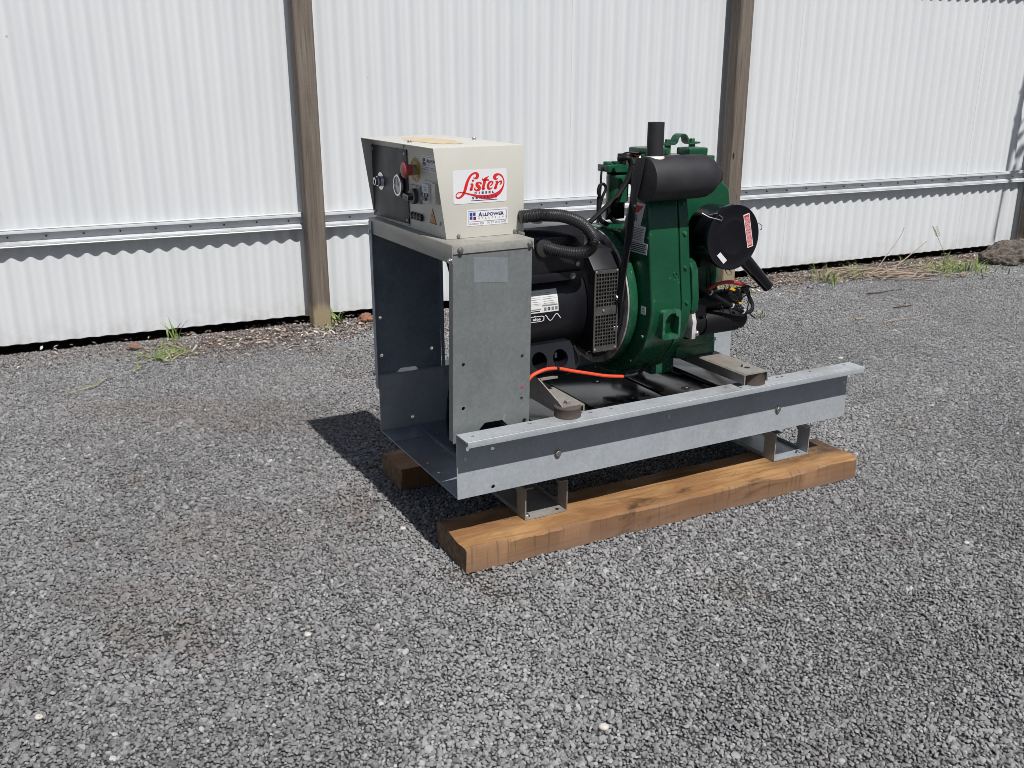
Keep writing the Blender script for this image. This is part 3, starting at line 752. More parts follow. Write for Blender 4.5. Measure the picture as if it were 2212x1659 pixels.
# gauge
mb = MB(cab); gc = (AP-.003, .347, .917)
mb.lathe([(0, .0305), (.006, .0300), (.0062, .0285)], gc, (-1, 0, 0), 40, 2)
mb.lathe([(.006, .0275), (.0105, .0275), (.0115, .0262), (.0112, .0225), (.0085, .022)], gc, (-1, 0, 0), 40, 0, cap=False)
mb.lathe([(.0075, .0225), (.0085, .022)], gc, (-1, 0, 0), 32, 1)
st0 = MB(cab); mb.build('gauge', [M['chrome'], M['glass'], M['black']], box)
st = Sticker(lambda x, y, l: cab(AP-.0116-l, x, y)); st.poly([(.3415, .9165), (.349, .9165), (.349, .934), (.348, .934)], M['black_ink'], .0003)
for k in range(7):
    a = math.radians(210-40*k); st.poly([(.347-r_*math.cos(a+d_), .917+r_*math.sin(a+d_)) for r_, d_ in ((.0165, -.05), (.0195, -.05), (.0195, .05), (.0165, .05))], M['black_ink'], .0003)
st.build('gauge_scale', box)
# rotary switch
mb = MB(cab); mb.box((AP-.004, .2245, .882), (AP-.0002, .286, .9255), 0)
mb.lathe([(.004, .0195), (.016, .0185), (.018, .017)], (AP, .2525, .899), (-1, 0, 0), 28, 1)
mb.prism([(.236, .8905), (.264, .895), (.266, .902), (.262, .9065), (.232, .9035)], 0, AP-.034, AP-.018, 2)
mb.build('rotary_switch', [M['grey_plastic'], M['knob_grey'], M['black']], box, bevel=.0012)
st = Sticker(lambda x, y, l: cab(AP-.0042-l, x, y)); st.text('0', .243, .9185, .2475, .9245, M['black_ink'], .0002); st.text('1', .2345, .9135, .2365, .9195, M['black_ink'], .0002)
st.build('switch_legend', box)
# circuit breaker
mb = MB(cab); mb.box((AP-.003, .120, .8918), (AP-.0002, .1995, .9425), 0); mb.box((AP-.0135, .153, .8925), (AP-.003, .188, .9365), 1); mb.box((AP-.0095, .1225, .8935), (AP-.003, .147, .9405), 0)
mb.box((AP-.0145, .1535, .908), (AP-.013, .1875, .9155), 3); mb.box((AP-.022, .158, .8985), (AP-.0145, .184, .9065), 2)
mb.box((AP-.0152, .160, .9085), (AP-.0145, .1665, .9145), 1); mb.box((AP-.0152, .174, .9085), (AP-.0145, .1805, .9145), 1)
mb.build('circuit_breaker', [M['panel_beige'], M['white_line'], M['blue_plastic'], M['hole']], box, bevel=.0008)
st = Sticker(lambda x, y, l: cab(AP-.0137-l, x, y)); st.lines(.184, .918, .157, .934, 5, M['grey_ink'], .0002, .35) if False else None
for k in range(4): st.rect(.160+.002*k, .9195+.004*k, .181, .9207+.004*k, M['grey_ink'], .0002)
st.build('breaker_print', box)
for bb in (.2813, .2618, .2436, .2246):
    mb = MB(cab); mb.lathe([(0, .0092), (.006, .0088), (.0075, .0070), (.0068, .004)], (AP-.0002, bb, .8488), (-1, 0, 0), 20, 0); mb.box((AP-.0080, bb-.004, .848), (AP-.0074, bb+.004, .8496), 1)
    mb.build('fuse_holder', [M['black'], M['knob_grey']], box)
# warning triangle
st = Sticker(lambda x, y, l: cab(AP-.0002-l, x, y))
tri = [(.1775, .8430), (.1385, .8418), (.160, .8795)]; cx_, cy_ = .1587, .8548
st.sheet(tri, M['black_ink'], .0004); st.poly([(cx_+(x-cx_)*.80, cy_+(y-cy_)*.80) for x, y in tri], M['orange_ink'], .0007)
st.poly([(.1605, .8655), (.1575, .8660), (.1560, .8575), (.1585, .8578), (.1572, .8500), (.1590, .8500), (.1570, .8450), (.1556, .8500), (.1570, .8502), (.1606, .8602), (.1585, .8600)], M['black_ink'], .0009)
st.build('warning_sign', box)
# second company label, black on white (runs behind the hood edge)
def allpower(st, X, Y, c1, c2, c3, c4):
    """X, Y: map 0..1 across / up to sticker coordinates"""
    R = lambda x0, y0, x1, y1, m_, l=.0008: st.poly([(X(x0), Y(y0)), (X(x1), Y(y0)), (X(x1), Y(y1)), (X(x0), Y(y1))], m_, l)
    st.sheet([(X(0), Y(0)), (X(1), Y(0)), (X(1), Y(1)), (X(0), Y(1))], M['white_print'])
    o_ = [(X(x), Y(y)) for x, y in rrect(.025, .25, .975, .93, .035)]; i_ = [(X(x), Y(y)) for x, y in rrect(.034, .275, .966, .905, .028)]
    st.frame(o_, i_, c4)
    R(.065, .63, .132, .83, c2); R(.145, .63, .208, .83, c2); R(.065, .40, .132, .605, c2); R(.152, .36, .22, .57, c3)
    T = lambda s_, x0, y0, x1, y1, m_, bo=0.0: st.text(s_, X(x0), Y(y0), X(x1), Y(y1), m_, .0009, bo)
    T('A', .275, .55, .372, .83, c1, .03); T('LLPOWER', .382, .56, .905, .775, c1, .03)
    for k, ch in enumerate('SOLUTIONS'): T(ch, .275+.0835*k, .395, .275+.0835*k+(.012 if ch == 'I' else .034), .50, c4)
    T('Nambour', .035, .075, .285, .20, c4); T('Qld', .315, .055, .41, .205, c4); T('Ph', .50, .075, .55, .205, c4); T('07 5441 1422', .585, .075, .965, .205, c4)
st = Sticker(lambda x, y, l: cab(AP-.0002-l, x, y))
allpower(st, lambda s_: .2170-.108*s_, lambda s_: .9640+.0372*s_, M['black_ink'], M['black_ink'], M['black_ink'], M['grey_ink'])
st.build('company_label', box, 'black on white company label on the control panel')
# near-side stickers
NB = lambda x, y, l: cab(x, B0-.0001-l, y)
st = Sticker(NB); allpower(st, lambda s_: .0753+.1095*s_, lambda s_: .8428+.0380*s_, M['navy_ink'], M['blue_ink'], M['maroon_ink'], M['grey_ink'])
st.build('company_label', box, 'blue and red company label on the near side')
st = Sticker(NB)
TLc, TRc, BRc, BLc = (75, 215), (2080, 60), (2105, 1270), (130, 1470)
def q(x, y):   # traced lettering -> sticker plane (fractions across and up)
    s_, t_ = .5, .5
    for _ in range(12):
        bx = (1-s_)*(1-t_)*BLc[0]+s_*(1-t_)*BRc[0]+(1-s_)*t_*TLc[0]+s_*t_*TRc[0]; by = (1-s_)*(1-t_)*BLc[1]+s_*(1-t_)*BRc[1]+(1-s_)*t_*TLc[1]+s_*t_*TRc[1]
        s_ += (x-bx)/1990; t_ -= (y-by + (x-bx)*.085)/1235
    return .0408+.1417*s_, .8965+.0768*t_
def S(pts): st.stroke([(*q(x, y), wd*.1417/1990) for x, y, wd in pts], M['red_ink'])
st.sheet(rrect(.0408, .8965, .1825, .9733, .005), M['white_print'])
S([(820,435,10),(875,462,45),(945,440,95),(985,370,118),(960,290,90),(880,268,62),(780,315,66),(690,425,84),(620,580,98),(570,760,112),(530,930,106),(480,1060,92),(400,1165,72),(300,1222,54),(228,1192,42),(216,1110,34),(280,1030,34),(380,1006,38),(480,1018,42),(600,1042,48),(800,1085,60),(1000,1130,90),(1230,1152,130),(1450,1135,140),(1650,1070,140),(1800,975,120),(1900,850,86),(1965,700,54),(1985,560,40),(1950,430,44),(1870,320,54),(1760,288,64),(1660,330,112),(1632,410,130),(1680,470,62),(1770,440,12)])
st.poly([q(818+43*math.cos(2*PI*k/16), 550+43*math.sin(2*PI*k/16)) for k in range(16)], M['red_ink'], .0009)
S([(715,685,10),(785,682,58),(800,730,92),(770,820,94),(745,890,86),(790,892,42),(825,862,12)])
S([(1112,682,58),(1118,635,52),(1040,617,52),(960,660,84),(985,730,112),(1060,800,114),(1050,870,98),(960,910,62),(893,880,48),(890,830,46),(920,818,20)])
S([(1410,365,8),(1330,430,60),(1265,500,102),(1240,640,102),(1205,780,104),(1192,850,84),(1245,845,46),(1275,795,10)])
S([(1160,445,10),(1182,505,52),(1250,515,72),(1340,500,62),(1398,518,42),(1412,545,8)])
S([(1440,740,15),(1510,690,42),(1560,605,58),(1510,563,52),(1430,612,78),(1382,720,94),(1398,810,88),(1460,832,66),(1530,802,30),(1562,770,8)])
S([(1655,565,10),(1722,562,70),(1712,640,94),(1672,760,96),(1645,815,72),(1690,812,32),(1740,780,8)]); S([(1720,660,24),(1800,565,42),(1880,548,64),(1882,605,62),(1820,688,10)])
def word(s_, x0, x1, yb0, yb1, h, m_, l=.0011, bo=.03):
    n = len(s_); 
    for k, ch in enumerate(s_):
        wd = 30 if ch == 'I' else 78
        x = x0+(x1-78-x0)*k/(n-1) + (24 if ch == 'I' else 0); y = yb0+(yb1-yb0)*k/(n-1)
        a_ = q(x, y); b_ = q(x+wd, y-h); st.text(ch, a_[0], a_[1], b_[0], b_[1], m_, l, bo)
word('DIESEL', 890, 1620, 1058, 992, 92, M['navy_ink'])
word('GENSETS', 790, 1725, 1250, 1155, 92, M['navy_ink'], .0011)
a_, b_ = q(765, 1325), q(1750, 1228); st.rect(a_[0], a_[1], b_[0], a_[1]+.0014, M['navy_ink'])
st.build('logo_sticker', box, 'white sticker with red script lettering')
st = Sticker(lambda x, y, l: cab(x, y, ZC+.0001+l))
st.poly([(.10+.055*math.cos(2*PI*k/28)*(1+.12*math.sin(5*k)), .33+.14*math.sin(2*PI*k/28)*(1+.07*math.cos(3*k))) for k in range(28)], M['cork'], .0003)
st.build('glue_residue', box, 'tan glue residue on the box top')

# --- flexible conduit from the box to the alternator
path = smooth_path([(.222, .092, .857), (.26, .087, .859), (.291, .085, .858), (.339, .08, .852), (.387, .076, .832), (.418, .074, .800), (.421, .074, .776), (.404, .075, .761), (.37, .08, .758), (.33, .096, .766), (.303, .122, .774)], 60)
mb = MB(); NPh = len(path)
mb.tube(path, .0155, 16, 0, rf=lambda t_: .0148+.0014*math.sin(t_*2*PI*92))
P_('conduit', mb, M['hose'], sharp=80)

# --- alternator
AV, AZ = .260, .598
alt = MB(); alt.lathe([(.185, .10), (.19, .128), (.20, .133), (.44, .133), (.444, .131), (.448, .124)], (0, AV, AZ), (1, 0, 0), 64)
altb = P_('alternator', alt, M['black_body'], sharp=30)
b = MB(); b.lathe([(.448, .126), (.470, .136), (.500, .150), (.520, .157), (.522, .160), (.522, .1725), (.532, .173), (.5335, .165)], (0, AV, AZ), (1, 0, 0), 64)
eb = P_('end_bell', b, M['black'], sharp=30)
for k in range(12):
    a = math.radians(10+30*k); b = MB(); b.hexbolt((.522, AV-.164*math.cos(a), AZ-.002+.164*math.sin(a)), (-1, 0, 0), .0078, .010)
    b.build('bolt', M['steel'], eb, bevel=.0005)
# vent cover with mesh grilles
vb = MB(); vb.prism([(.103, .482), (.103, .703), (.150, .752), (.26, .765), (.26, .482)], 0, .446, .521)
vc = P_('vent_cover', vb, M['black'], bevel=.003)
def grille(zl, zh):
    mb = MB(); nx, nz = 8, 9; u0, u1 = .4505, .5165; d = .0010
    for i in range(nx+1): u = u0+(u1-u0)*i/nx; mb.box((u-d, .0985, zl), (u+d, .1005, zh))
    for j in range(nz+1): z = zl+(zh-zl)*j/nz; mb.box((u0, .0978, z-d), (u1, .0984, z+d))
    mb.build('grille', M['grille'], vc)
fr_ = MB()
plate(fr_, [(.446, .483), (.521, .483), (.521, .702), (.446, .702)], [[(.451, .497), (.516, .497), (.516, .583), (.451, .583)], [(.451, .604), (.516, .604), (.516, .694), (.451, .694)]], .003, lambda x, y, z: (x, .0995+z, y))
for u, z in ((.4515, .6975), (.5155, .6975), (.4515, .4895), (.5155, .4895), (.476, .5935)): sc_ = MB(); sc_.screw((u, .098, z), (0, -1, 0), .0042); sc_.build('screw', M['steel'], vc)
fr_.build('grille_frame', M['grille'], vc)
grille(.4975, .5825); grille(.6045, .6935)
dk2 = MB(); dk2.box((.4505, .1022, .4965), (.5165, .1029, .694)); dk2.build('vent_opening', M['hole'], vc)
# terminal box
tb = MB(); tb.prism([(.118, .705), (.118, .795), (.135, .822), (.39, .822), (.40, .81), (.40, .72)], 0, lambda p: .20+(.822-p[1])*.45, .425)
tbo = P_('terminal_box', tb, M['box_black'], bevel=.003)
b = MB(); b.box((.19, .108, .684), (.418, .40, .706)); b.build('box_base', M['black_body'], tbo, bevel=.003)
b = MB(); b.hexbolt((.385, .108, .694), (0, -1, 0), .006, .006); b.build('screw', M['steel'], tbo)
b = MB(); b.screw((.405, .1178, .722), (0, -1, 0), .007); b.build('screw', M['steel'], tbo)
b = MB(); b.lathe([(0, .024), (.008, .024), (.010, .019)], (.303, .1185, .772), (0, -1, .0), 24); b.build('conduit_gland', M['hose'], tbo)
b = MB(); b.lathe([(0, .014), (.0006, .014)], (.33, .2, .8222), (0, 0, 1), 16); b.build('cover_plug', M['hole'], tbo)
# cast foot with two arches
ft = MB()
plate(ft, [(.215, .444), (.398, .446), (.399, .50), (.392, .516), (.215, .516)], [circ(.2935, .476, .0225, 20), circ(.3565, .476, .0225, 20)], .05, lambda x, y, z: (x, .142+z+(y-.48)*.35, y))
fto = P_('alternator_foot', ft, M['black_body'], bevel=.002)
b = MB(); b.box((.225, .165, .436), (.395, .36, .50)); b.build('foot_web', M['black'], fto)
b = MB(); b.cyl((.362, .150, .468), (.362, .150, .482), .004, n=10); b.build('bolt', M['alloy'], fto)
# name plate wrapped on the barrel
def barrel(u, ang, l): return (u, AV-(.1332+l)*math.cos(ang), AZ+(.1332+l)*math.sin(ang))
st = Sticker(lambda x, y, l: barrel(x, y, l))
a0, a1 = .03, .47
st.grid(.262, a0, .355, a1, 1, 10, M['plate_print'], .0004)
for r_, (n_, f_) in enumerate(((3, .3), (3, .3))):
    for k in range(6): y = .20+.040*k; st.grid(.268+.044*r_, y, .304+.044*r_-.006*(k % 3), y+.007, 1, 1, M['grey_ink'], .0007)
st.grid(.307, .15, .352, .172, 1, 1, M['grey_ink'], .0007); st.grid(.265, .09, .302, .108, 1, 1, M['grey_ink'], .0007); st.grid(.265, .055, .300, .075, 1, 1, M['black_ink'], .0007)
for k in range(4): st.grid(.312+.011*k, .06, .319+.011*k, .125, 1, 2, M['grey_ink'], .0007)
st.text('CE', .322, .065, .330, .12, M['black_ink'], .0009, .02)
for k in range(3): st.grid(.268, .18+.11*k, .352, .183+.11*k, 1, 1, M['grey_ink'], .0006)
st.build('name_plate', altb, 'white data plate')
st = Sticker(lambda x, y, l: barrel(x, y, l))
lo, li = rrect(.232, -.155, .3125, -.035, .008, 3), rrect(.2345, -.137, .310, -.053, .006, 3)
def aspect(p): return p
lo = []; li = []
for k in range(4):
    pass
o_ = [(.232, -.150), (.306, -.150), (.3125, -.130), (.3125, -.050), (.306, -.030), (.232, -.030)]; i_ = [(.2345, -.136), (.305, -.136), (.310, -.122), (.310, -.058), (.305, -.044), (.2345, -.044)]
st.frame(o_, i_, M['white_line'])
st.text('mecc alte', .240, -.120, .302, -.060, M['white_line'], .0009, .03)
st.poly([(.282, -.034), (.2845, -.008), (.287, -.034)], M['white_line'])
pts = [(.3150, -.028, .0018)] + [(.3150+.0052*k, -.085+.062*math.cos(.25+k*.92), .0022) for k in range(0, 10)]
P2 = smooth_path([(x, y/7.5, w_) for x, y, w_ in pts[1:]], 6); Lq = []; Rq = []
for i, p in enumerate(P2):
    d = P2[min(i+1, len(P2)-1)]-P2[max(i-1, 0)]; d = Vector((d.x, d.y)).normalized(); Lq.append((p.x-d.y*.0011, (p.y+d.x*.0011)*7.5)); Rq.append((p.x+d.y*.0011, (p.y-d.x*.0011)*7.5))
k = len(P2); st.mb.add([st.f(x, y, .0008) for x, y in Lq+Rq], [(i, i+1, k+i+1, k+i) for i in range(k-1)], st.mi(M['white_line']))
st.build('maker_logo', altb, 'white maker logo with a wave line')

# --- engine: adaptor ring, cooling-air shroud, crankcase, head
b = MB(); b.lathe([(.5342, .15), (.5342, .1895), (.5365, .191), (.538, .191)], (0, AV, AZ), (1, 0, 0), 72); P_('adaptor_flange', b, M['dirty_alloy'])
b = MB(); b.lathe([(.538, .1925), (.5395, .194), (.556, .195), (.564, .192), (.569, .184), (.571, .172), (.574, .168)], (0, AV, AZ), (1, 0, 0), 72); P_('adaptor_ring', b, M['green'], sharp=40)
def shroud_prof(off=0.0, top=True):
    pts = [(.100, .908-off), (.070+off*.3, .899-off), (.055+off, .872), (.045+off, .82), (.037+off, .76), (.028+off, .69), (.017+off, .62)]
    n = 22
    for k in range(n+1):
        a = PI + PI*k/n; r_ = .245-.03*min(1, k/n*2); pts.append((AV+(r_-off)*math.cos(a), AZ-.004+(r_-off)*math.sin(a)))
    for k in range(1, 13):
        a = math.radians(100*k/12); r_ = .215-.015*k/12; pts.append((AV+(r_-off)*math.cos(a), AZ-.004+(r_-off)*math.sin(a)))
    pts += [(.178+off, .788), (.166, .80), (.151, .841), (.130, .887), (.118, .903-off)]
    return pts
sh = MB(); sh.prism(shroud_prof(), 0, .572, .668); shr = P_('cooling_shroud', sh, M['green'], bevel=.011, segs=4, sharp=50)
b = MB(); b.prism(shroud_prof(.0005), 0, .6695, .7); P_('shroud_back', b, M['green'], bevel=.004, segs=3, sharp=50)
b = MB(); b.prism([(.05, .72), (.033, .712), (.022, .69), (.012, .62), (.014, .585), (.03, .57), (.3, .57), (.3, .72)], 0, .7005, .722); P_('flange_pad', b, M['green'], bevel=.004, segs=3)
# lifting pocket on the shroud
b = MB(); plate(b, rrect(.597, .520, .655, .599, .009), [[(.605, .530), (.649, .530), (.649, .578), (.640, .583), (.638, .590), (.622, .590), (.612, .583), (.605, .572)]], .055, lambda x, y, z: (x, .027+z, y))
pk = P_('lifting_pocket', b, M['green'], bevel=.0015)
b = MB(); b.box((.600, .045, .523), (.652, .06, .596)); b.build('pocket_back', M['green'], pk)
b = MB()
for k in range(9): b.lathe([(0, .004+.002*random.random()), (.004, .001)], (.612+.026*random.random(), .0435, .534+.018*random.random()), (random.uniform(-.3,.3), -1, random.uniform(-.3,.6)), 6)
b.build('flaked_paint', M['green'], pk)
# stickers on the shroud's left face
LF = lambda v, z, l: (.5715-l, v, z)
st = Sticker(LF)
st.sheet([(.122, .872), (.063, .870), (.082, .8125), (.138, .8125)], M['white_print']); st.poly([(.112, .864), (.070, .863), (.092, .846), (.112, .842)], M['red_ink'], .0008)
tv, tf = text_geo('SERIES', .03)[:2]
st.mb.add([LF(.108-.016*v[1], .840-.0068*v[0], .0009) for v in tv], tf, st.mi(M['black_ink'])); st.build('engine_label', shr, 'white label with a red corner')
st = Sticker(LF); st.sheet([(.143, .8115), (.057, .812), (.066, .770), (.150, .7698)], M['white_print'])
for k in range(8): st.rect(.138-.001*(k % 3), .7745+.0042*k, .074-.004*(k % 2)-.0008*k, .7763+.0042*k, M['grey_ink'], .0008)
st.build('engine_label', shr, 'white label with grey print')
st = Sticker(LF); st.sheet([(.14, .7692), (.047, .769), (.049, .7405), (.14, .7405)], M['white_print'])
for k in range(5): st.rect(.136, .7440+.0049*k, .053+.003*(k % 2), .7465+.0049*k, M['black_ink'], .0008)
st.build('engine_label', shr, 'white label with bold black lines')
st = Sticker(LF); st.sheet([(.0640, .5825), (.0435, .5825), (.0435, .6045), (.0640, .6045)], M['white_print'])
st.frame([(.0537+.0055*math.cos(2*PI*k/14), .5935+.0055*math.sin(2*PI*k/14)) for k in range(14)], [(.0537+.004*math.cos(2*PI*k/14), .5935+.004*math.sin(2*PI*k/14)) for k in range(14)], M['black_ink'])
st.build('engine_label', shr, 'small square label with a ring')
# crankcase, feet, cowl, head
b = MB(); b.prism([(.15, .44), (.15, .74), (.40, .74), (.40, .44)], 0, .7005, .90); b.box((.765, .152, .4055), (.905, .40, .447)); b.box((.7005, .18, .36), (.78, .36, .45)); b.box((.615, .245, .34), (.66, .31, .40))
ck = P_('crankcase', b, M['green'], bevel=.006, segs=2)
b = MB(); b.lathe([(0, .014), (.006, .014), (.010, .009)], (.882, .172, .447), (0, 0, 1), 20); b.build('foot_cap', M['black'], ck)
b = MB(); b.lathe([(0, .008), (.018, .008), (.018, .006), (.03, .006)], (.905, .19, .437), (1, 0, 0), 12); b.build('drain_fitting', M['chrome'], ck)
b = MB(); b.prism([(.862, .60), (.905, .595), (.912, .62), (.884, .655), (.869, .672), (.860, .645)], 1, .195, .202); b.build('link_plate', M['green'], ck)
b = MB(); b.prism([(.705, .70), (.918, .70), (.926, .84), (.918, .885), (.88, .91), (.70, .91)], 1, .150, .30)
cw = P_('cylinder_cowl', b, M['green'], bevel=.008, segs=3)
b = MB(); b.box((.655, .165, .905), (.872, .288, .974)); hd = P_('cylinder_head', b, M['green'], bevel=.004)
b = MB(); b.box((.650, .170, .9745), (.730, .285, .9785)); b.build('gasket', M['gasket'], hd)
b = MB(); b.box((.656, .178, .979), (.726, .272, .998)); rc = P_('rocker_cover', b, M['green'], bevel=.006, segs=3)
b = MB(); b.box((.794, .178, .9745), (.858, .240, .9945)); P_('rocker_cover', b, M['green'], bevel=.006, segs=3)
b = MB()
b.box((.662, .1755, .982), (.666, .18, .996)); b.build('cover_rib', M['green'], rc, bevel=.001)
for u in (.682, .700, .715): b = MB(); b.box((u-.002, .1755, .982), (u+.002, .18, .996)); b.build('cover_rib', M['green'], rc, bevel=.001)
# lifting eye
b = MB(); pr = []
for k in range(9):
    a = PI - PI*k/8; pr.append((.825+.021*math.cos(a), 1.008+.021*math.sin(a)))
path2 = [(.766, 1.003), (.797, 1.003), (.802, 1.006)] + pr + [(.848, 1.006), (.853, 1.003), (.886, 1.005)]
b.strip(path2, 1, .250, .280, -.0045)
le = P_('lifting_eye', b, M['green'], sharp=30)
for u in (.783, .868): b = MB(); b.cyl((u, .265, .972), (u, .265, 1.0), .0095, n=16); b.hexbolt((u, .265, 1.004), (0, 0, 1), .009, .010); b.build('stud', M['green'], le)
# injector pipe, lifting bracket leg, small bolts on the fan housing
tubeP0 = lambda nm, pts, r, mat: P_(nm, MB().tube(smooth_path(pts, 8), r, 8), mat)
tubeP0('injector_pipe', [(.655, .20, .965), (.640, .19, .978), (.628, .185, .955), (.632, .18, .925), (.64, .175, .89)], .003, M['steel'])
tubeP0('leak_off_pipe', [(.62, .255, .978), (.632, .24, .985), (.66, .22, .984), (.70, .175, .982)], .0022, M['black'])
tubeP0('injector_pipe', [(.652, .225, .95), (.636, .225, .955), (.626, .22, .935), (.632, .215, .90), (.645, .20, .875)], .003, M['black'])
b = MB(); b.box((.630, .170, .915), (.656, .200, .962)); b.lathe([(0, .009), (.012, .009), (.012, .006), (.022, .006)], (.645, .186, .962), (0, 0, 1), 8); P_('injector', b, M['green'], bevel=.002)
b = MB(); b.box((.60, .285, .80), (.66, .292, .94)); b.box((.64, .24, .90), (.66, .292, .93)); P_('filter_bracket', b, M['black'], bevel=.001)
for z, v in ((.865, .0575), (.79, .0425), (.70, .0315), (.61, .0185)):
    b = MB(); b.hexbolt((.684, v-.0015, z), (0, -1, 0), .0050, .0055); b.build('bolt', M['green'], shr)
b = MB()
for k, (u, z) in enumerate(((.645, .690), (.650, .683), (.655, .690), (.646, .672), (.655, .672), (.645, .664), (.656, .662))): b.box((u-.0022, .0245, z-.0028), (u+.0022, .032, z+.0028))
b = b.build('cast_mark', M['green'], shr, bevel=.0012); b['kind'] = 'stuff'
for k in range(7):
    a = math.radians(200+24*k); b = MB(); b.hexbolt((.5725, AV+.222*math.cos(a), AZ+.222*math.sin(a)), (-1, 0, 0), .005, .006); b.build('bolt', M['green'], shr)
b = MB(); b.tube(smooth_path([(.50, .165, .72), (.515, .150, .745), (.528, .135, .735), (.53, .12, .71)], 8), .004, 8); b.build('earth_lead', M['cable'], altb)
# fuel filter
b = MB(); b.lathe([(0, .025), (.004, .030), (.070, .0308), (.076, .029)], (.609, .25, .852), (0, 0, 1), 36); ff = P_('fuel_filter', b, M['green'], sharp=40)
b = MB(); b.prism([(.560, .937), (.645, .933), (.645, .948), (.625, .952), (.60, .957), (.585, .955), (.560, .955)], 1, .222, .276); b.lathe([(0, .012), (.008, .012)], (.575, .25, .955), (0, 0, 1), 12); b.lathe([(0, .011), (.006, .011)], (.6, .25, .957), (0, 0, 1), 12)
b.build('filter_head', M['green'], ff, bevel=.002)
b = MB(); b.lathe([(0, .0075), (.012, .0075), (.012, .004), (.011, .0035)], (.632, .222, .944), (.3, -1, 0), 12); b.build('hose_tail', M['alloy'], ff)
b = MB(); b.lathe([(0, .019), (.012, .021)], (.609, .25, .842), (0, 0, 1), 24); b.build('filter_cap', M['black'], ff)
b = MB(); b.box((.614, .235, .948), (.626, .262, .982)); b.box((.614, .235, .972), (.66, .262, .980)); P_('filter_bracket', b, M['black'], bevel=.001)
# hoses and cables round the filter
def tubeP(name, pts, r, mat, n=8, k=8, **kw): return P_(name, MB().tube(smooth_path(pts, k), r, n), mat, **kw)
tubeP('fuel_hose', [(.575, .2, .972), (.590, .18, .977), (.600, .18, .968), (.603, .18, .950), (.59, .18, .914), (.558, .18, .874), (.53, .18, .854), (.478, .18, .815)], .0068, M['cable'])
tubeP('fuel_hose', [(.58, .25, .842), (.588, .25, .816), (.608, .25, .799), (.64, .25, .79)], .0065, M['cable'])
tubeP('sensor_cable', [(.572, .25, .952), (.559, .25, .946), (.5555, .25, .925), (.555, .25, .895), (.552, .25, .850), (.549, .25, .80)], .003, M['cable'])
tubeP('sensor_cable', [(.552, .248, .868), (.545, .246, .885), (.550, .246, .902), (.563, .246, .903), (.569, .246, .890), (.558, .246, .868), (.553, .25, .835), (.548, .25, .80)], .0042, M['cable'])
tubeP('sensor_cable', [(.553, .252, .87), (.551, .25, .835), (.555, .25, .811), (.578, .25, .794), (.612, .25, .779)], .0068, M['cable'])
# muffler
MV, MZ, MR = .022, .938, .0552; DU = -.013
b = MB(); b.lathe([(.546, .0), (.546, .050), (.5475, .0545), (.551, MR), (.712, MR), (.730, .0535), (.746, .047), (.757, .038), (.764, .030), (.770, .0285), (.780, .022), (.783, .012), (.7835, .0005)], (DU, MV, MZ), (1, 0, 0), 56, cap=False)
mf = P_('muffler', b, M['muffler'], sharp=40)
b = MB(); b.lathe([(0, .0208), (.086, .0206), (.0865, .0195), (.03, .0190)], (.5765+DU, MV, .988), (0, 0, 1), 32, cap=False); b.build('outlet_pipe', M['muffler'], mf)
b = MB(); b.lathe([(0, .0258), (.004, .0245), (.007, .0212)], (.5765+DU, MV, .987), (0, 0, 1), 24, cap=False); b.build('weld', M['alloy'], mf)
b = MB(); b.tube(smooth_path([(.69, MV+.04, MZ), (.72, .10, .935), (.74, .18, .935)], 5), .019, 16); b.build('inlet_pipe', M['muffler'], mf)
b = MB()
sp = [(.016, .990), (.052, .990), (.068, .93), (.072, .885), (.096, .786), (.100, .70), (.094, .62), (.088, .613), (.078, .613), (.072, .62), (.073, .70), (.070, .79), (.044, .889), (.028, .94)]
su = lambda z: .5318 + .009*max(0, min(1, (.885-z)/.10)) - .022*max(0, min(1, (.79-z)/.17))
b.prism(sp, 0, lambda p: su(p[1])-.004, lambda p: su(p[1])); b.lathe([(0, .006), (.004, .005)], (.530, .052, .868), (-1, 0, 0), 10)
P_('muffler_strap', b, M['muffler'], bevel=.001)
# air cleaner
AU, AZ2, AR = .814, .775, .0872
b = MB(); b.lathe([(.110, .0), (.110, .060), (.102, .078), (.030, .080), (.016, .0815), (.014, .0865), (.004, AR), (0, .0865), (-.0008, .084), (.0006, .081), (.0008, .050), (.0001, .0475), (.0001, .0445), (.0008, .042), (.0008, .0005)], (AU, 0, AZ2), (0, 1, 0), 64, cap=False)
ac = P_('air_cleaner', b, M['gloss_black'], sharp=25)
SF = lambda x, y, l: (x, -.0002-l, y)
st = Sticker(SF); rq = [(.865, .743), (.884, .7475), (.862, .837), (.842, .832)]
def bil(P4, s_, t_): return tuple((1-s_)*(1-t_)*P4[0][i]+s_*(1-t_)*P4[1][i]+s_*t_*P4[2][i]+(1-s_)*t_*P4[3][i] for i in (0, 1))
st.sheet(rq, M['white_print']); R4 = lambda x0, y0, x1, y1, m_, l=.0008: st.poly([bil(rq, x0, y0), bil(rq, x1, y0), bil(rq, x1, y1), bil(rq, x0, y1)], m_, l)
R4(.10, .03, .90, .97, M['sticker_red'])
for k in range(6):
    y = .07
    while y < .90: 
        d_ = random.uniform(.04, .12); R4(.16+.12*k, y, .21+.12*k, min(.93, y+d_), M['white_line'], .001); y += d_+.025
st.build('warning_label', ac, 'red warning label')
st = Sticker(SF); st.sheet([(.786, .707), (.797, .716), (.773, .739), (.762, .731)], M['white_print']); st.build('label_scrap', ac, 'torn white label scrap')
b = MB(); b.tube([(.722, .03, .838), (.719, .018, .843), (.734, .006, .833), (.760, -.004, .826), (.766, -.006, .823), (.771, -.004, .831), (.755, .004, .842), (.736, .012, .838)], .0013, 6); b.build('wire_clip', M['chrome'], ac)
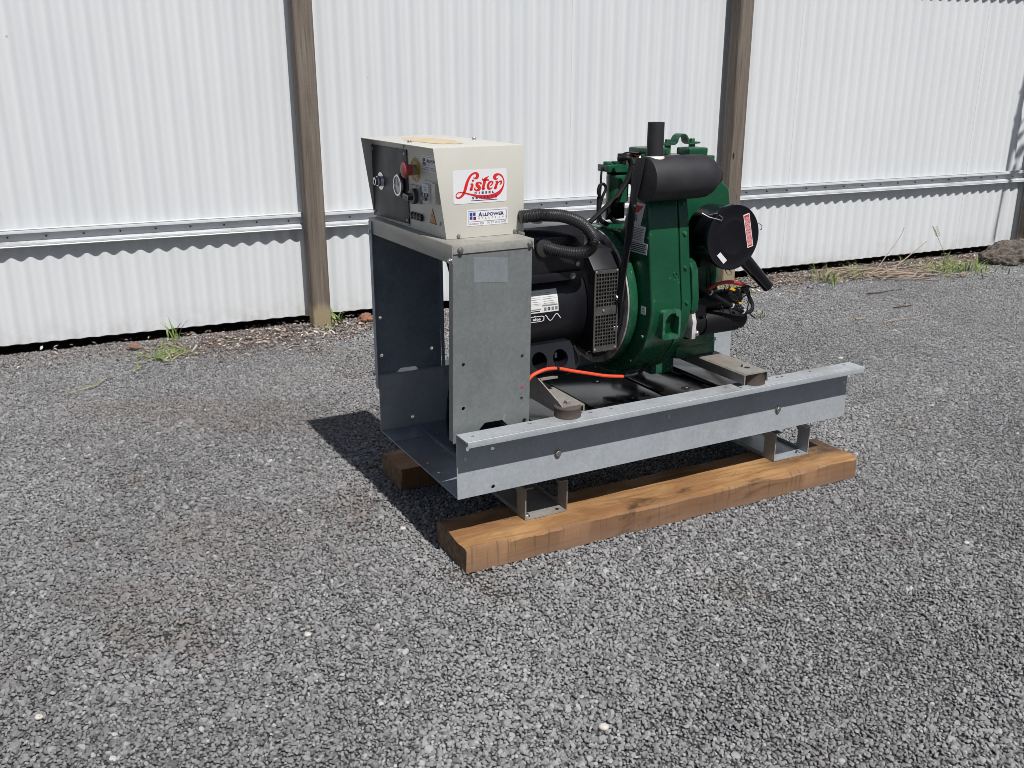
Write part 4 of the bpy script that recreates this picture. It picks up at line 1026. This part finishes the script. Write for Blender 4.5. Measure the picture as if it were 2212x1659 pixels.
b = MB(); b.tube([(.901, .02, .80), (.905, .01, .806), (.910, .0, .80), (.908, -.002, .79), (.903, -.002, .789)], .0012, 6); b.build('wire_clip', M['chrome'], ac)
b = MB(); b.tube([(.802, .01, .689), (.80, 0, .681), (.803, -.004, .676), (.812, -.004, .677), (.815, 0, .683), (.811, .006, .688)], .0012, 6)
b.build('wire_clip', M['chrome'], ac)
b = MB(); b.tube(smooth_path([(.875, .055, .725), (.905, .06, .703), (.955, .06, .657), (1.004, .06, .612)], 6), .027, 24, rf=lambda t_: .0225-.0065*t_); b.lathe([(0, .0165), (.004, .0165)], (1.001, .06, .615), (.73, 0, -.68), 24)
P_('intake_snout', b, M['gloss_black'], sharp=40)
b = MB(); b.box((.758, .06, .69), (.80, .16, .73)); P_('cleaner_bracket', b, M['black'])
# starter motor
b = MB(); b.lathe([(.757, .036), (.760, .044), (.775, .043), (.780, .034), (.806, .0335), (.8065, .037), (.812, .0385), (.930, .0385), (.932, .0365), (.950, .0355), (.957, .030), (.957, .0)], (0, .112, .521), (1, 0, 0), 36); b.box((.758, .075, .548), (.80, .15, .60))
sm = P_('starter_motor', b, M['starter'], sharp=35)
b = MB(); b.lathe([(.785, .020), (.790, .026), (.800, .027), (.802, .0245), (.925, .024), (.932, .020), (.936, .0)], (0, .100, .586), (1, 0, 0), 28); b.build('solenoid', M['starter'], sm)
b = MB(); b.prism([(.060, .490), (.150, .488), (.160, .565), (.07, .572), (.058, .54)], 0, .7425, .756); b.build('starter_flange', M['alloy'], sm, bevel=.002)
b = MB(); b.hexbolt((.762, .068, .504), (.5, -1, 0), .008, .008); b.build('bolt', M['steel'], sm)
for z in (.55, .53, .51, .495): b = MB(); b.box((.926, .0765+abs(z-.521)*.35, z-.002), (.934, .080+abs(z-.521)*.35, z+.004)); b.build('end_cap_clip', M['alloy'], sm)
tubeP('battery_cable', [(.798, .085, .612), (.815, .08, .624), (.84, .08, .633), (.88, .08, .634), (.92, .08, .625), (.945, .082, .614)], .0055, M['redcable'])
tubeP('wiring_harness', [(.735, .08, .66), (.754, .06, .643), (.797, .058, .616), (.838, .058, .592), (.876, .058, .570), (.918, .058, .549), (.949, .06, .547), (.962, .07, .562), (.956, .08, .585), (.940, .085, .612)], .0055, M['cable'])
tubeP('wiring_harness', [(.936, .07, .612), (.952, .075, .60), (.955, .075, .575), (.945, .07, .552), (.955, .065, .535), (.972, .065, .522)], .0018, M['cable'])
tubeP('wiring_harness', [(.93, .07, .545), (.925, .075, .56), (.935, .085, .58), (.95, .08, .592)], .0018, M['cable'])
tubeP('wiring_harness', [(.815, .10, .675), (.808, .09, .645), (.802, .08, .625), (.79, .07, .612)], .0016, M['cable'])
tubeP('wiring_harness', [(.835, .12, .68), (.838, .11, .645), (.83, .10, .62)], .0016, M['cable'])
for (u, z) in ((.797, .616), (.876, .570), (.918, .549)): b = MB(); b.lathe([(-.0016, .0068), (.0016, .0068)], (u, .058, z), (.85, 0, -.5), 14); b.box((u-.002, .0495, z+.003), (u+.002, .054, z+.008)); P_('zip_tie', b, M['white_line'])
b = MB(); b.lathe([(0, .008), (.014, .006)], (.935, .078, .612), (1, 0, .1), 10); b.lathe([(0, .012), (.012, .009)], (.938, .085, .605), (0, -1, 0), 8); P_('cable_boot', b, M['cable'])
b = MB(); b.prism([(.862, .620), (.880, .613), (.884, .617), (.866, .627)], 1, .056, .064); P_('yellow_terminal', b, M['amber'])
b = MB(); b.prism([(.899, .576), (.908, .572), (.910, .577), (.901, .580)], 1, .056, .062); P_('yellow_terminal', b, M['amber'])
rw = random.Random(21)
for k in range(7):
    u = rw.uniform(.79, .93); pts = [(u, .085, .60+rw.uniform(0, .03))]
    for q_ in range(4): p0 = pts[-1]; pts.append((p0[0]+rw.uniform(-.012, .032), max(.045, min(.10, p0[1]+rw.uniform(-.02, .015))), p0[2]+rw.uniform(-.032, .012)))
    tubeP('wiring_harness', pts, .0016, M['cable'], 6, 6)
# orange earth cable over the deck
tubeP('orange_cable', [(.232, .10, .40), (.245, .10, .425), (.262, .10, .444), (.285, .10, .453), (.31, .10, .4565), (.34, .10, .4535), (.385, .10, .440), (.43, .10, .4275), (.49, .10, .411), (.546, .10, .401)], .0049, M['orange'], 10)
tubeP('black_sleeve', [(.546, .10, .401), (.575, .10, .400), (.60, .10, .405), (.626, .104, .417), (.652, .115, .44), (.668, .13, .47)], .0043, M['cable'], 10)
b = MB(); b.lathe([(-.003, .0075), (.003, .0075)], (.338, .10, .454), (1, 0, -.15), 12); b.box((.332, .098, .46), (.3345, .1, .475)); P_('cable_tie', b, M['cable'])
tubeP('small_cable', [(.405, .13, .50), (.413, .12, .475), (.413, .12, .452), (.40, .12, .436), (.375, .12, .428), (.34, .12, .432)], .0045, M['cable'])
tubeP('tray_cable', [(.21, .46, .45), (.19, .45, .34), (.165, .42, .27), (.14, .36, .22), (.13, .27, .205), (.16, .2, .2)], .006, M['cable'])
tubeP('panel_harness', [(.12, .36, .80), (.15, .35, .70), (.17, .36, .60), (.18, .38, .50), (.21, .45, .46)], .009, M['cable'])

# ================================================================== SMALL THINGS ON THE GROUND
def blades(n, hmin, hmax, spread, lean_, wid, seed, flat=0.0):
    r = random.Random(seed); mb = MB()
    for i in range(n):
        a = r.uniform(0, 2*PI); h = r.uniform(hmin, hmax); x0 = r.gauss(0, spread); y0 = r.gauss(0, spread); ln = lean_*r.uniform(.4, 1.4)*h
        seg = 5; vs = []
        for k in range(seg+1):
            f_ = k/seg; c_ = Vector((x0+math.cos(a)*ln*f_**1.7, y0+math.sin(a)*ln*f_**1.7, .002+h*(1-flat)*(f_-.35*f_*f_*lean_)))
            w_ = wid*(1-f_)**.7*.5+.0002; pn_ = Vector((-math.sin(a), math.cos(a), 0))*w_
            vs += [tuple(c_-pn_), tuple(c_+pn_)]
        mb.add(vs, [(2*k, 2*k+1, 2*k+3, 2*k+2) for k in range(seg)], 0 if r.random() < .75 else 1)
    return mb
def tuft(pos, n, hmin, hmax, spread, lean_, wid, seed, label, mats=None, flat=0.0):
    o = blades(n, hmin, hmax, spread, lean_, wid, seed, flat).build('grass_tuft', mats or [M['grass'], M['grass_dry']]); o.location = (pos[0], pos[1], 0)
    return tag(o, label, 'weed', 'grass tufts growing at the foot of the wall')
tuft((-1.543, 4.06), 60, .04, .10, .05, 1.6, .006, 1, 'bright green flattened grass clump on gravel left of the left post', flat=.55)
o = tuft((-1.575, 4.33), 7, .08, .14, .012, .5, .010, 2, 'upright broad bladed weed against the dark gap below the left sheet')
tuft((-.905, 4.665), 26, .05, .11, .025, 1.1, .010, 3, 'leafy green weed tuft touching the right side of the left post')
tuft((-.90, 4.50), 12, .02, .04, .02, 1.2, .006, 13, 'tiny pale weed in gravel in front of the left post')
tuft((1.885, 5.60), 60, .05, .15, .045, .7, .0045, 4, 'thin grass tuft nearest the black intake pipe')
tuft((2.10, 5.72), 16, .08, .17, .02, 1.1, .0045, 5, 'arching grass tuft left of the dry twig pile')
tuft((2.72, 5.97), 150, .03, .09, .11, 1.1, .006, 6, 'yellow green weed patch right of the twig pile')
tuft((2.93, 6.02), 110, .03, .10, .09, 1.0, .006, 8, 'yellow green weed clump just left of the rotten log')
tuft((1.30, 4.78), 14, .02, .045, .03, 1.4, .006, 9, 'small weed on gravel behind the starter motor')
tuft((1.23, 5.27), 60, .04, .09, .05, 1.0, .006, 10, 'yellow green weeds at the foot of the right post')
tuft((-.60, 4.77), 10, .03, .06, .02, 1.2, .006, 14, 'small green weed beside the control cabinet at the wall foot')
# runners of couch grass on the gravel
def runner(pts, seed, label):
    r = random.Random(seed); P = smooth_path([(x, y, .010) for x, y in pts], 7); mb = MB(); mb.tube(P, .0016, 5, 1)
    for p in P[::2]:
        for s_ in (1, -1):
            a = r.uniform(0, 6.28); l = r.uniform(.015, .04); d = Vector((math.cos(a), math.sin(a), .25)); q_ = Vector((-d.y, d.x, 0))*.0022
            mb.add([tuple(p-q_), tuple(p+q_), tuple(p+d*l)], [(0, 1, 2)], 0)
    o = mb.build('grass_runner', [M['grass'], M['grass_dry']]); o.location = (P[0].x, P[0].y, 0)
    for v in o.data.vertices: v.co.x -= P[0].x; v.co.y -= P[0].y
    return tag(o, label, 'weed', 'grass runners creeping over the gravel')
runner([(-1.56, 4.0), (-1.60, 3.9), (-1.575, 3.84), (-1.60, 3.80)], 1, 'short green grass runner trailing from the flattened clump')
runner([(-1.66, 3.72), (-1.66, 3.62), (-1.69, 3.56), (-1.73, 3.50)], 2, 'grass runner lying farthest out on the left gravel')
runner([(-1.62, 4.24), (-1.55, 4.20), (-1.50, 4.15), (-1.40, 4.06)], 3, 'grass runner between the upright weed and the flattened clump')
# twigs
def twig(pts, r_, mat, label, rel=True):
    P = smooth_path(pts, 5); c = P[0].copy(); c.z = 0
    mb = MB().tube([p-c for p in P], r_, 6, rf=lambda t_: r_*(1-.5*t_)); o = mb.build('twig', mat); o.location = c
    return tag(o, label, 'twig', 'fallen twigs on the gravel')
twig([(2.01, 5.28, .008), (2.08, 5.30, .007), (2.17, 5.345, .009), (2.25, 5.39, .007)], .004, M['twig_dark'], 'dark curved stick on gravel in front of the twig pile')
twig([(1.55, 5.36, .008), (1.64, 5.30, .007), (1.73, 5.26, .007)], .0035, M['twig'], 'thin pale straw lying right of the intake pipe')
twig([(1.86, 4.62, .008), (1.93, 4.66, .008), (2.03, 4.70, .008), (2.10, 4.74, .007)], .0035, M['twig'], 'pale bent twig on open gravel to the right')
twig([(1.74, 4.68, .008), (1.80, 4.70, .009)], .006, M['twig'], 'short cut pale stick end on open gravel to the right')
twig([(-.99, 3.60, .008), (-.93, 3.59, .008)], .0025, M['twig'], 'tiny straw on gravel beside the cabinet')
twig([(2.03, 4.93, .008), (2.10, 4.96, .009), (2.16, 5.0, .007)], .005, M['twig_dark'], 'short grey stick on gravel below the dark curved stick')
twig([(2.23, 5.80, .01), (2.36, 5.95, .10), (2.47, 6.05, .20), (2.50, 6.07, .26)], .003, M['twig'], 'dry stem leaning up from the pile against the wall')
twig([(2.30, 5.78, .01), (2.48, 5.93, .09), (2.66, 6.08, .17)], .004, M['twig'], 'thicker dry stem leaning right out of the pile')
# a heap of dry stems (nobody could count it)
mb = MB(); r = random.Random(5)
for k in range(90):
    x, y = r.gauss(2.33, .17), r.gauss(5.80, .07); a = r.uniform(-.2, 1.1); l = r.uniform(.04, .16); z = r.uniform(.006, .035)
    mb.tube([(x-math.cos(a)*l, y-math.sin(a)*l, z), (x, y, z+r.uniform(0, .012)), (x+math.cos(a)*l, y+math.sin(a)*l, z*r.uniform(.4, 1))], r.uniform(.0015, .004), 5)
for k in range(120):
    t_ = r.uniform(2.0, 5.0); n_ = r.gauss(-.13, .07); p = wall_pt(t_, min(.05, n_), .009); a = r.uniform(0, 3.14); l = r.uniform(.015, .09)
    mb.tube([(p.x-math.cos(a)*l, p.y-math.sin(a)*l, .008), (p.x, p.y, .011+r.uniform(0, .01)), (p.x+math.cos(a)*l, p.y+math.sin(a)*l, .009)], r.uniform(.001, .0028), 5)
o = mb.build('twig_heap', M['twig']); tag(o, 'heap of dry grey stems and twigs along the right wall foot', kind='stuff')
# seed-head weed
mb = MB(); P = smooth_path([(0, 0, 0), (-.02, .0, .08), (-.06, .01, .16), (-.10, .01, .24)], 6); mb.tube(P, .0014, 5, 0)
for p in P[14:]: 
    for s_ in (1, -1): mb.add([tuple(p), tuple(p+Vector((.012*s_, 0, .016))), tuple(p+Vector((.02*s_, .002, .012)))], [(0, 1, 2)], 1)
mb.add([(-.005, 0, .03), (.012, 0, .06), (.02, 0, .10), (.0, 0, .07)], [(0, 1, 2, 3)], 0)
o = mb.build('seeding_weed', [M['grass'], M['grass_dry']]); o.location = (2.83, 6.14, 0); tag(o, 'single tall weed with a drooping seed head against the right sheet', 'weed')
# litter (stuff): chips and dead leaves near the wall
n = 5200; vs = []; fs = []; tn = []
r2 = np.random.default_rng(3)
for k in range(n):
    z_ = r2.random()
    if z_ < .30: t = r2.normal(-.08, .42); nn = r2.normal(-.14, .13)
    elif z_ < .9: t = r2.uniform(2.0, 5.3); nn = r2.normal(-.11, .10)
    else: t = r2.uniform(-2.2, 5.3); nn = r2.normal(-.05, .12)
    if nn > .12: nn = .12
    c = wall_pt(t, nn, .006+.006*r2.random()); a = r2.uniform(0, 6.28); l = r2.uniform(.005, .016); wd = l*r2.uniform(.2, .5)
    d = Vector((math.cos(a), math.sin(a), r2.normal(0, .25)))*l; e = Vector((-math.sin(a), math.cos(a), r2.normal(0, .3)))*wd; b0 = len(vs); up_ = Vector((0, 0, .0016))
    vs += [tuple(c-d), tuple(c-e+up_), tuple(c+d), tuple(c+e+up_)]; fs.append((b0, b0+1, b0+2, b0+3)); tn += [float(np.clip(r2.normal(.55, .28), 0, 1))]*4
mb = MB().add(vs, fs); o = mb.build('leaf_litter', M['litter'])
a = o.data.attributes.new('tone', 'FLOAT', 'POINT'); a.data.foreach_set('value', np.array(tn, np.float32))
tag(o, 'dry leaves and bark chips lying along the wall foot', kind='stuff')
# stones, leaf, rotten log
def lump(name, pos, size, seed, mat, sub_=3, amp=.25, rz=0, freq=1.5):
    from mathutils import noise as mn
    bm = bmesh.new(); bmesh.ops.create_icosphere(bm, subdivisions=sub_, radius=1)
    for v in bm.verts:
        f_ = 1 + amp*mn.fractal(v.co*freq+Vector((seed*7.3, 0, 0)), .8, 2.1, 5); v.co = Vector((v.co.x*size[0], v.co.y*size[1], v.co.z*size[2]))*f_
    me_ = bpy.data.meshes.new(name); bm.to_mesh(me_); bm.free(); me_.materials.append(mat); me_.polygons.foreach_set('use_smooth', [True]*len(me_.polygons))
    o = bpy.data.objects.new(name, me_); COL.objects.link(o); o.location = (*pos[:2], pos[2] if len(pos) > 2 else size[2]*.35); o.rotation_euler = (0, 0, rz); return o
tag(lump('rock', (-.745, 4.68), (.036, .032, .030), 2, M['rock'], 4, .4), 'red brown lump of stone at the wall foot right of the left post', 'rock')
from mathutils import noise as mnoise
bm = bmesh.new(); bmesh.ops.create_icosphere(bm, subdivisions=6, radius=1)
for v in bm.verts:
    p = Vector((v.co.x*.42, v.co.y*.16, v.co.z*.10)); n_ = Vector((v.co.x*.3, v.co.y, v.co.z)).normalized()
    d_ = .030*mnoise.fractal(p*7, .9, 2.0, 3) + .016*mnoise.fractal(p*34, .8, 2.1, 3) - .012*max(0, mnoise.noise(p*70))
    v.co = p + n_*d_
me = bpy.data.meshes.new('rotten_log'); bm.to_mesh(me); bm.free(); me.materials.append(M['log']); me.polygons.foreach_set('use_smooth', [True]*len(me.polygons))
o = bpy.data.objects.new('rotten_log', me); COL.objects.link(o); o.location = (3.46, 6.36, .035); o.rotation_euler = (0, 0, WYAW+.05)
tag(o, 'rough rotten grey log lying against the wall at the right edge', 'log')
for x, y, s_, lb in ((.174, 1.523, .011, 'white pebble nearest the camera at the bottom of the picture'), (-.918, 1.555, .009, 'white pebble near the bottom left corner'), (1.207, 2.272, .008, 'white pebble on gravel right of the beams'), (1.44, 4.00, .012, 'flat white pebble on gravel beyond the rail end'), (-.455, 1.84, .009, 'pinkish pebble on open gravel at lower left'), (-.30, 2.36, .009, 'cream pebble left of the near beam end')):
    tag(lump('pebble', (x, y), (s_, s_*.8, s_*.6), int(s_*1e4), M['pebble'], 2, .2), lb, 'pebble', 'pale pebbles on the gravel')
mb = MB(); mb.add([(0, 0, .004), (.03, -.018, .018), (.065, -.008, .01), (.075, .004, .02), (.055, .02, .024), (.02, .018, .02)], [(0, 1, 2, 3, 4, 5)]); o = mb.build('fallen_leaf', M['leaf']); o.location = (-1.76, 4.15, .004); tag(o, 'curled red brown dead leaf left of the flattened grass clump', 'leaf')
mb = MB(); mb.add([(0, 0, .002), (.012, -.012, .008), (.034, .0, .03), (.022, .016, .034)], [(0, 1, 2, 3)]); o = mb.build('fallen_leaf', M['pebble']); o.location = (-1.44, 4.10, .004); tag(o, 'pale upturned dead leaf right of the flattened grass clump', 'leaf')
# climbing vine above the last post (casts the dappled shade there)
mb = MB(); r = random.Random(11)
for k in range(420):
    t = r.uniform(5.06, 6.4); nn = r.uniform(-1.5, .0); z = 2.80+r.uniform(-.04, .10); c = wall_pt(t, nn, z); a = r.uniform(0, 6.28); s_ = r.uniform(.03, .06)
    d = Vector((math.cos(a), math.sin(a), r.uniform(-.5, .5)))*s_; e = Vector((-math.sin(a), math.cos(a), r.uniform(-.5, .5)))*s_*.55
    mb.add([tuple(c-d), tuple(c-e), tuple(c+d*1.2), tuple(c+e)], [(0, 1, 2, 3)])
o = mb.build('climbing_vine', M['vine']); tag(o, 'green climbing vine over the rafters above the right edge of the wall', 'vine')
print('done')
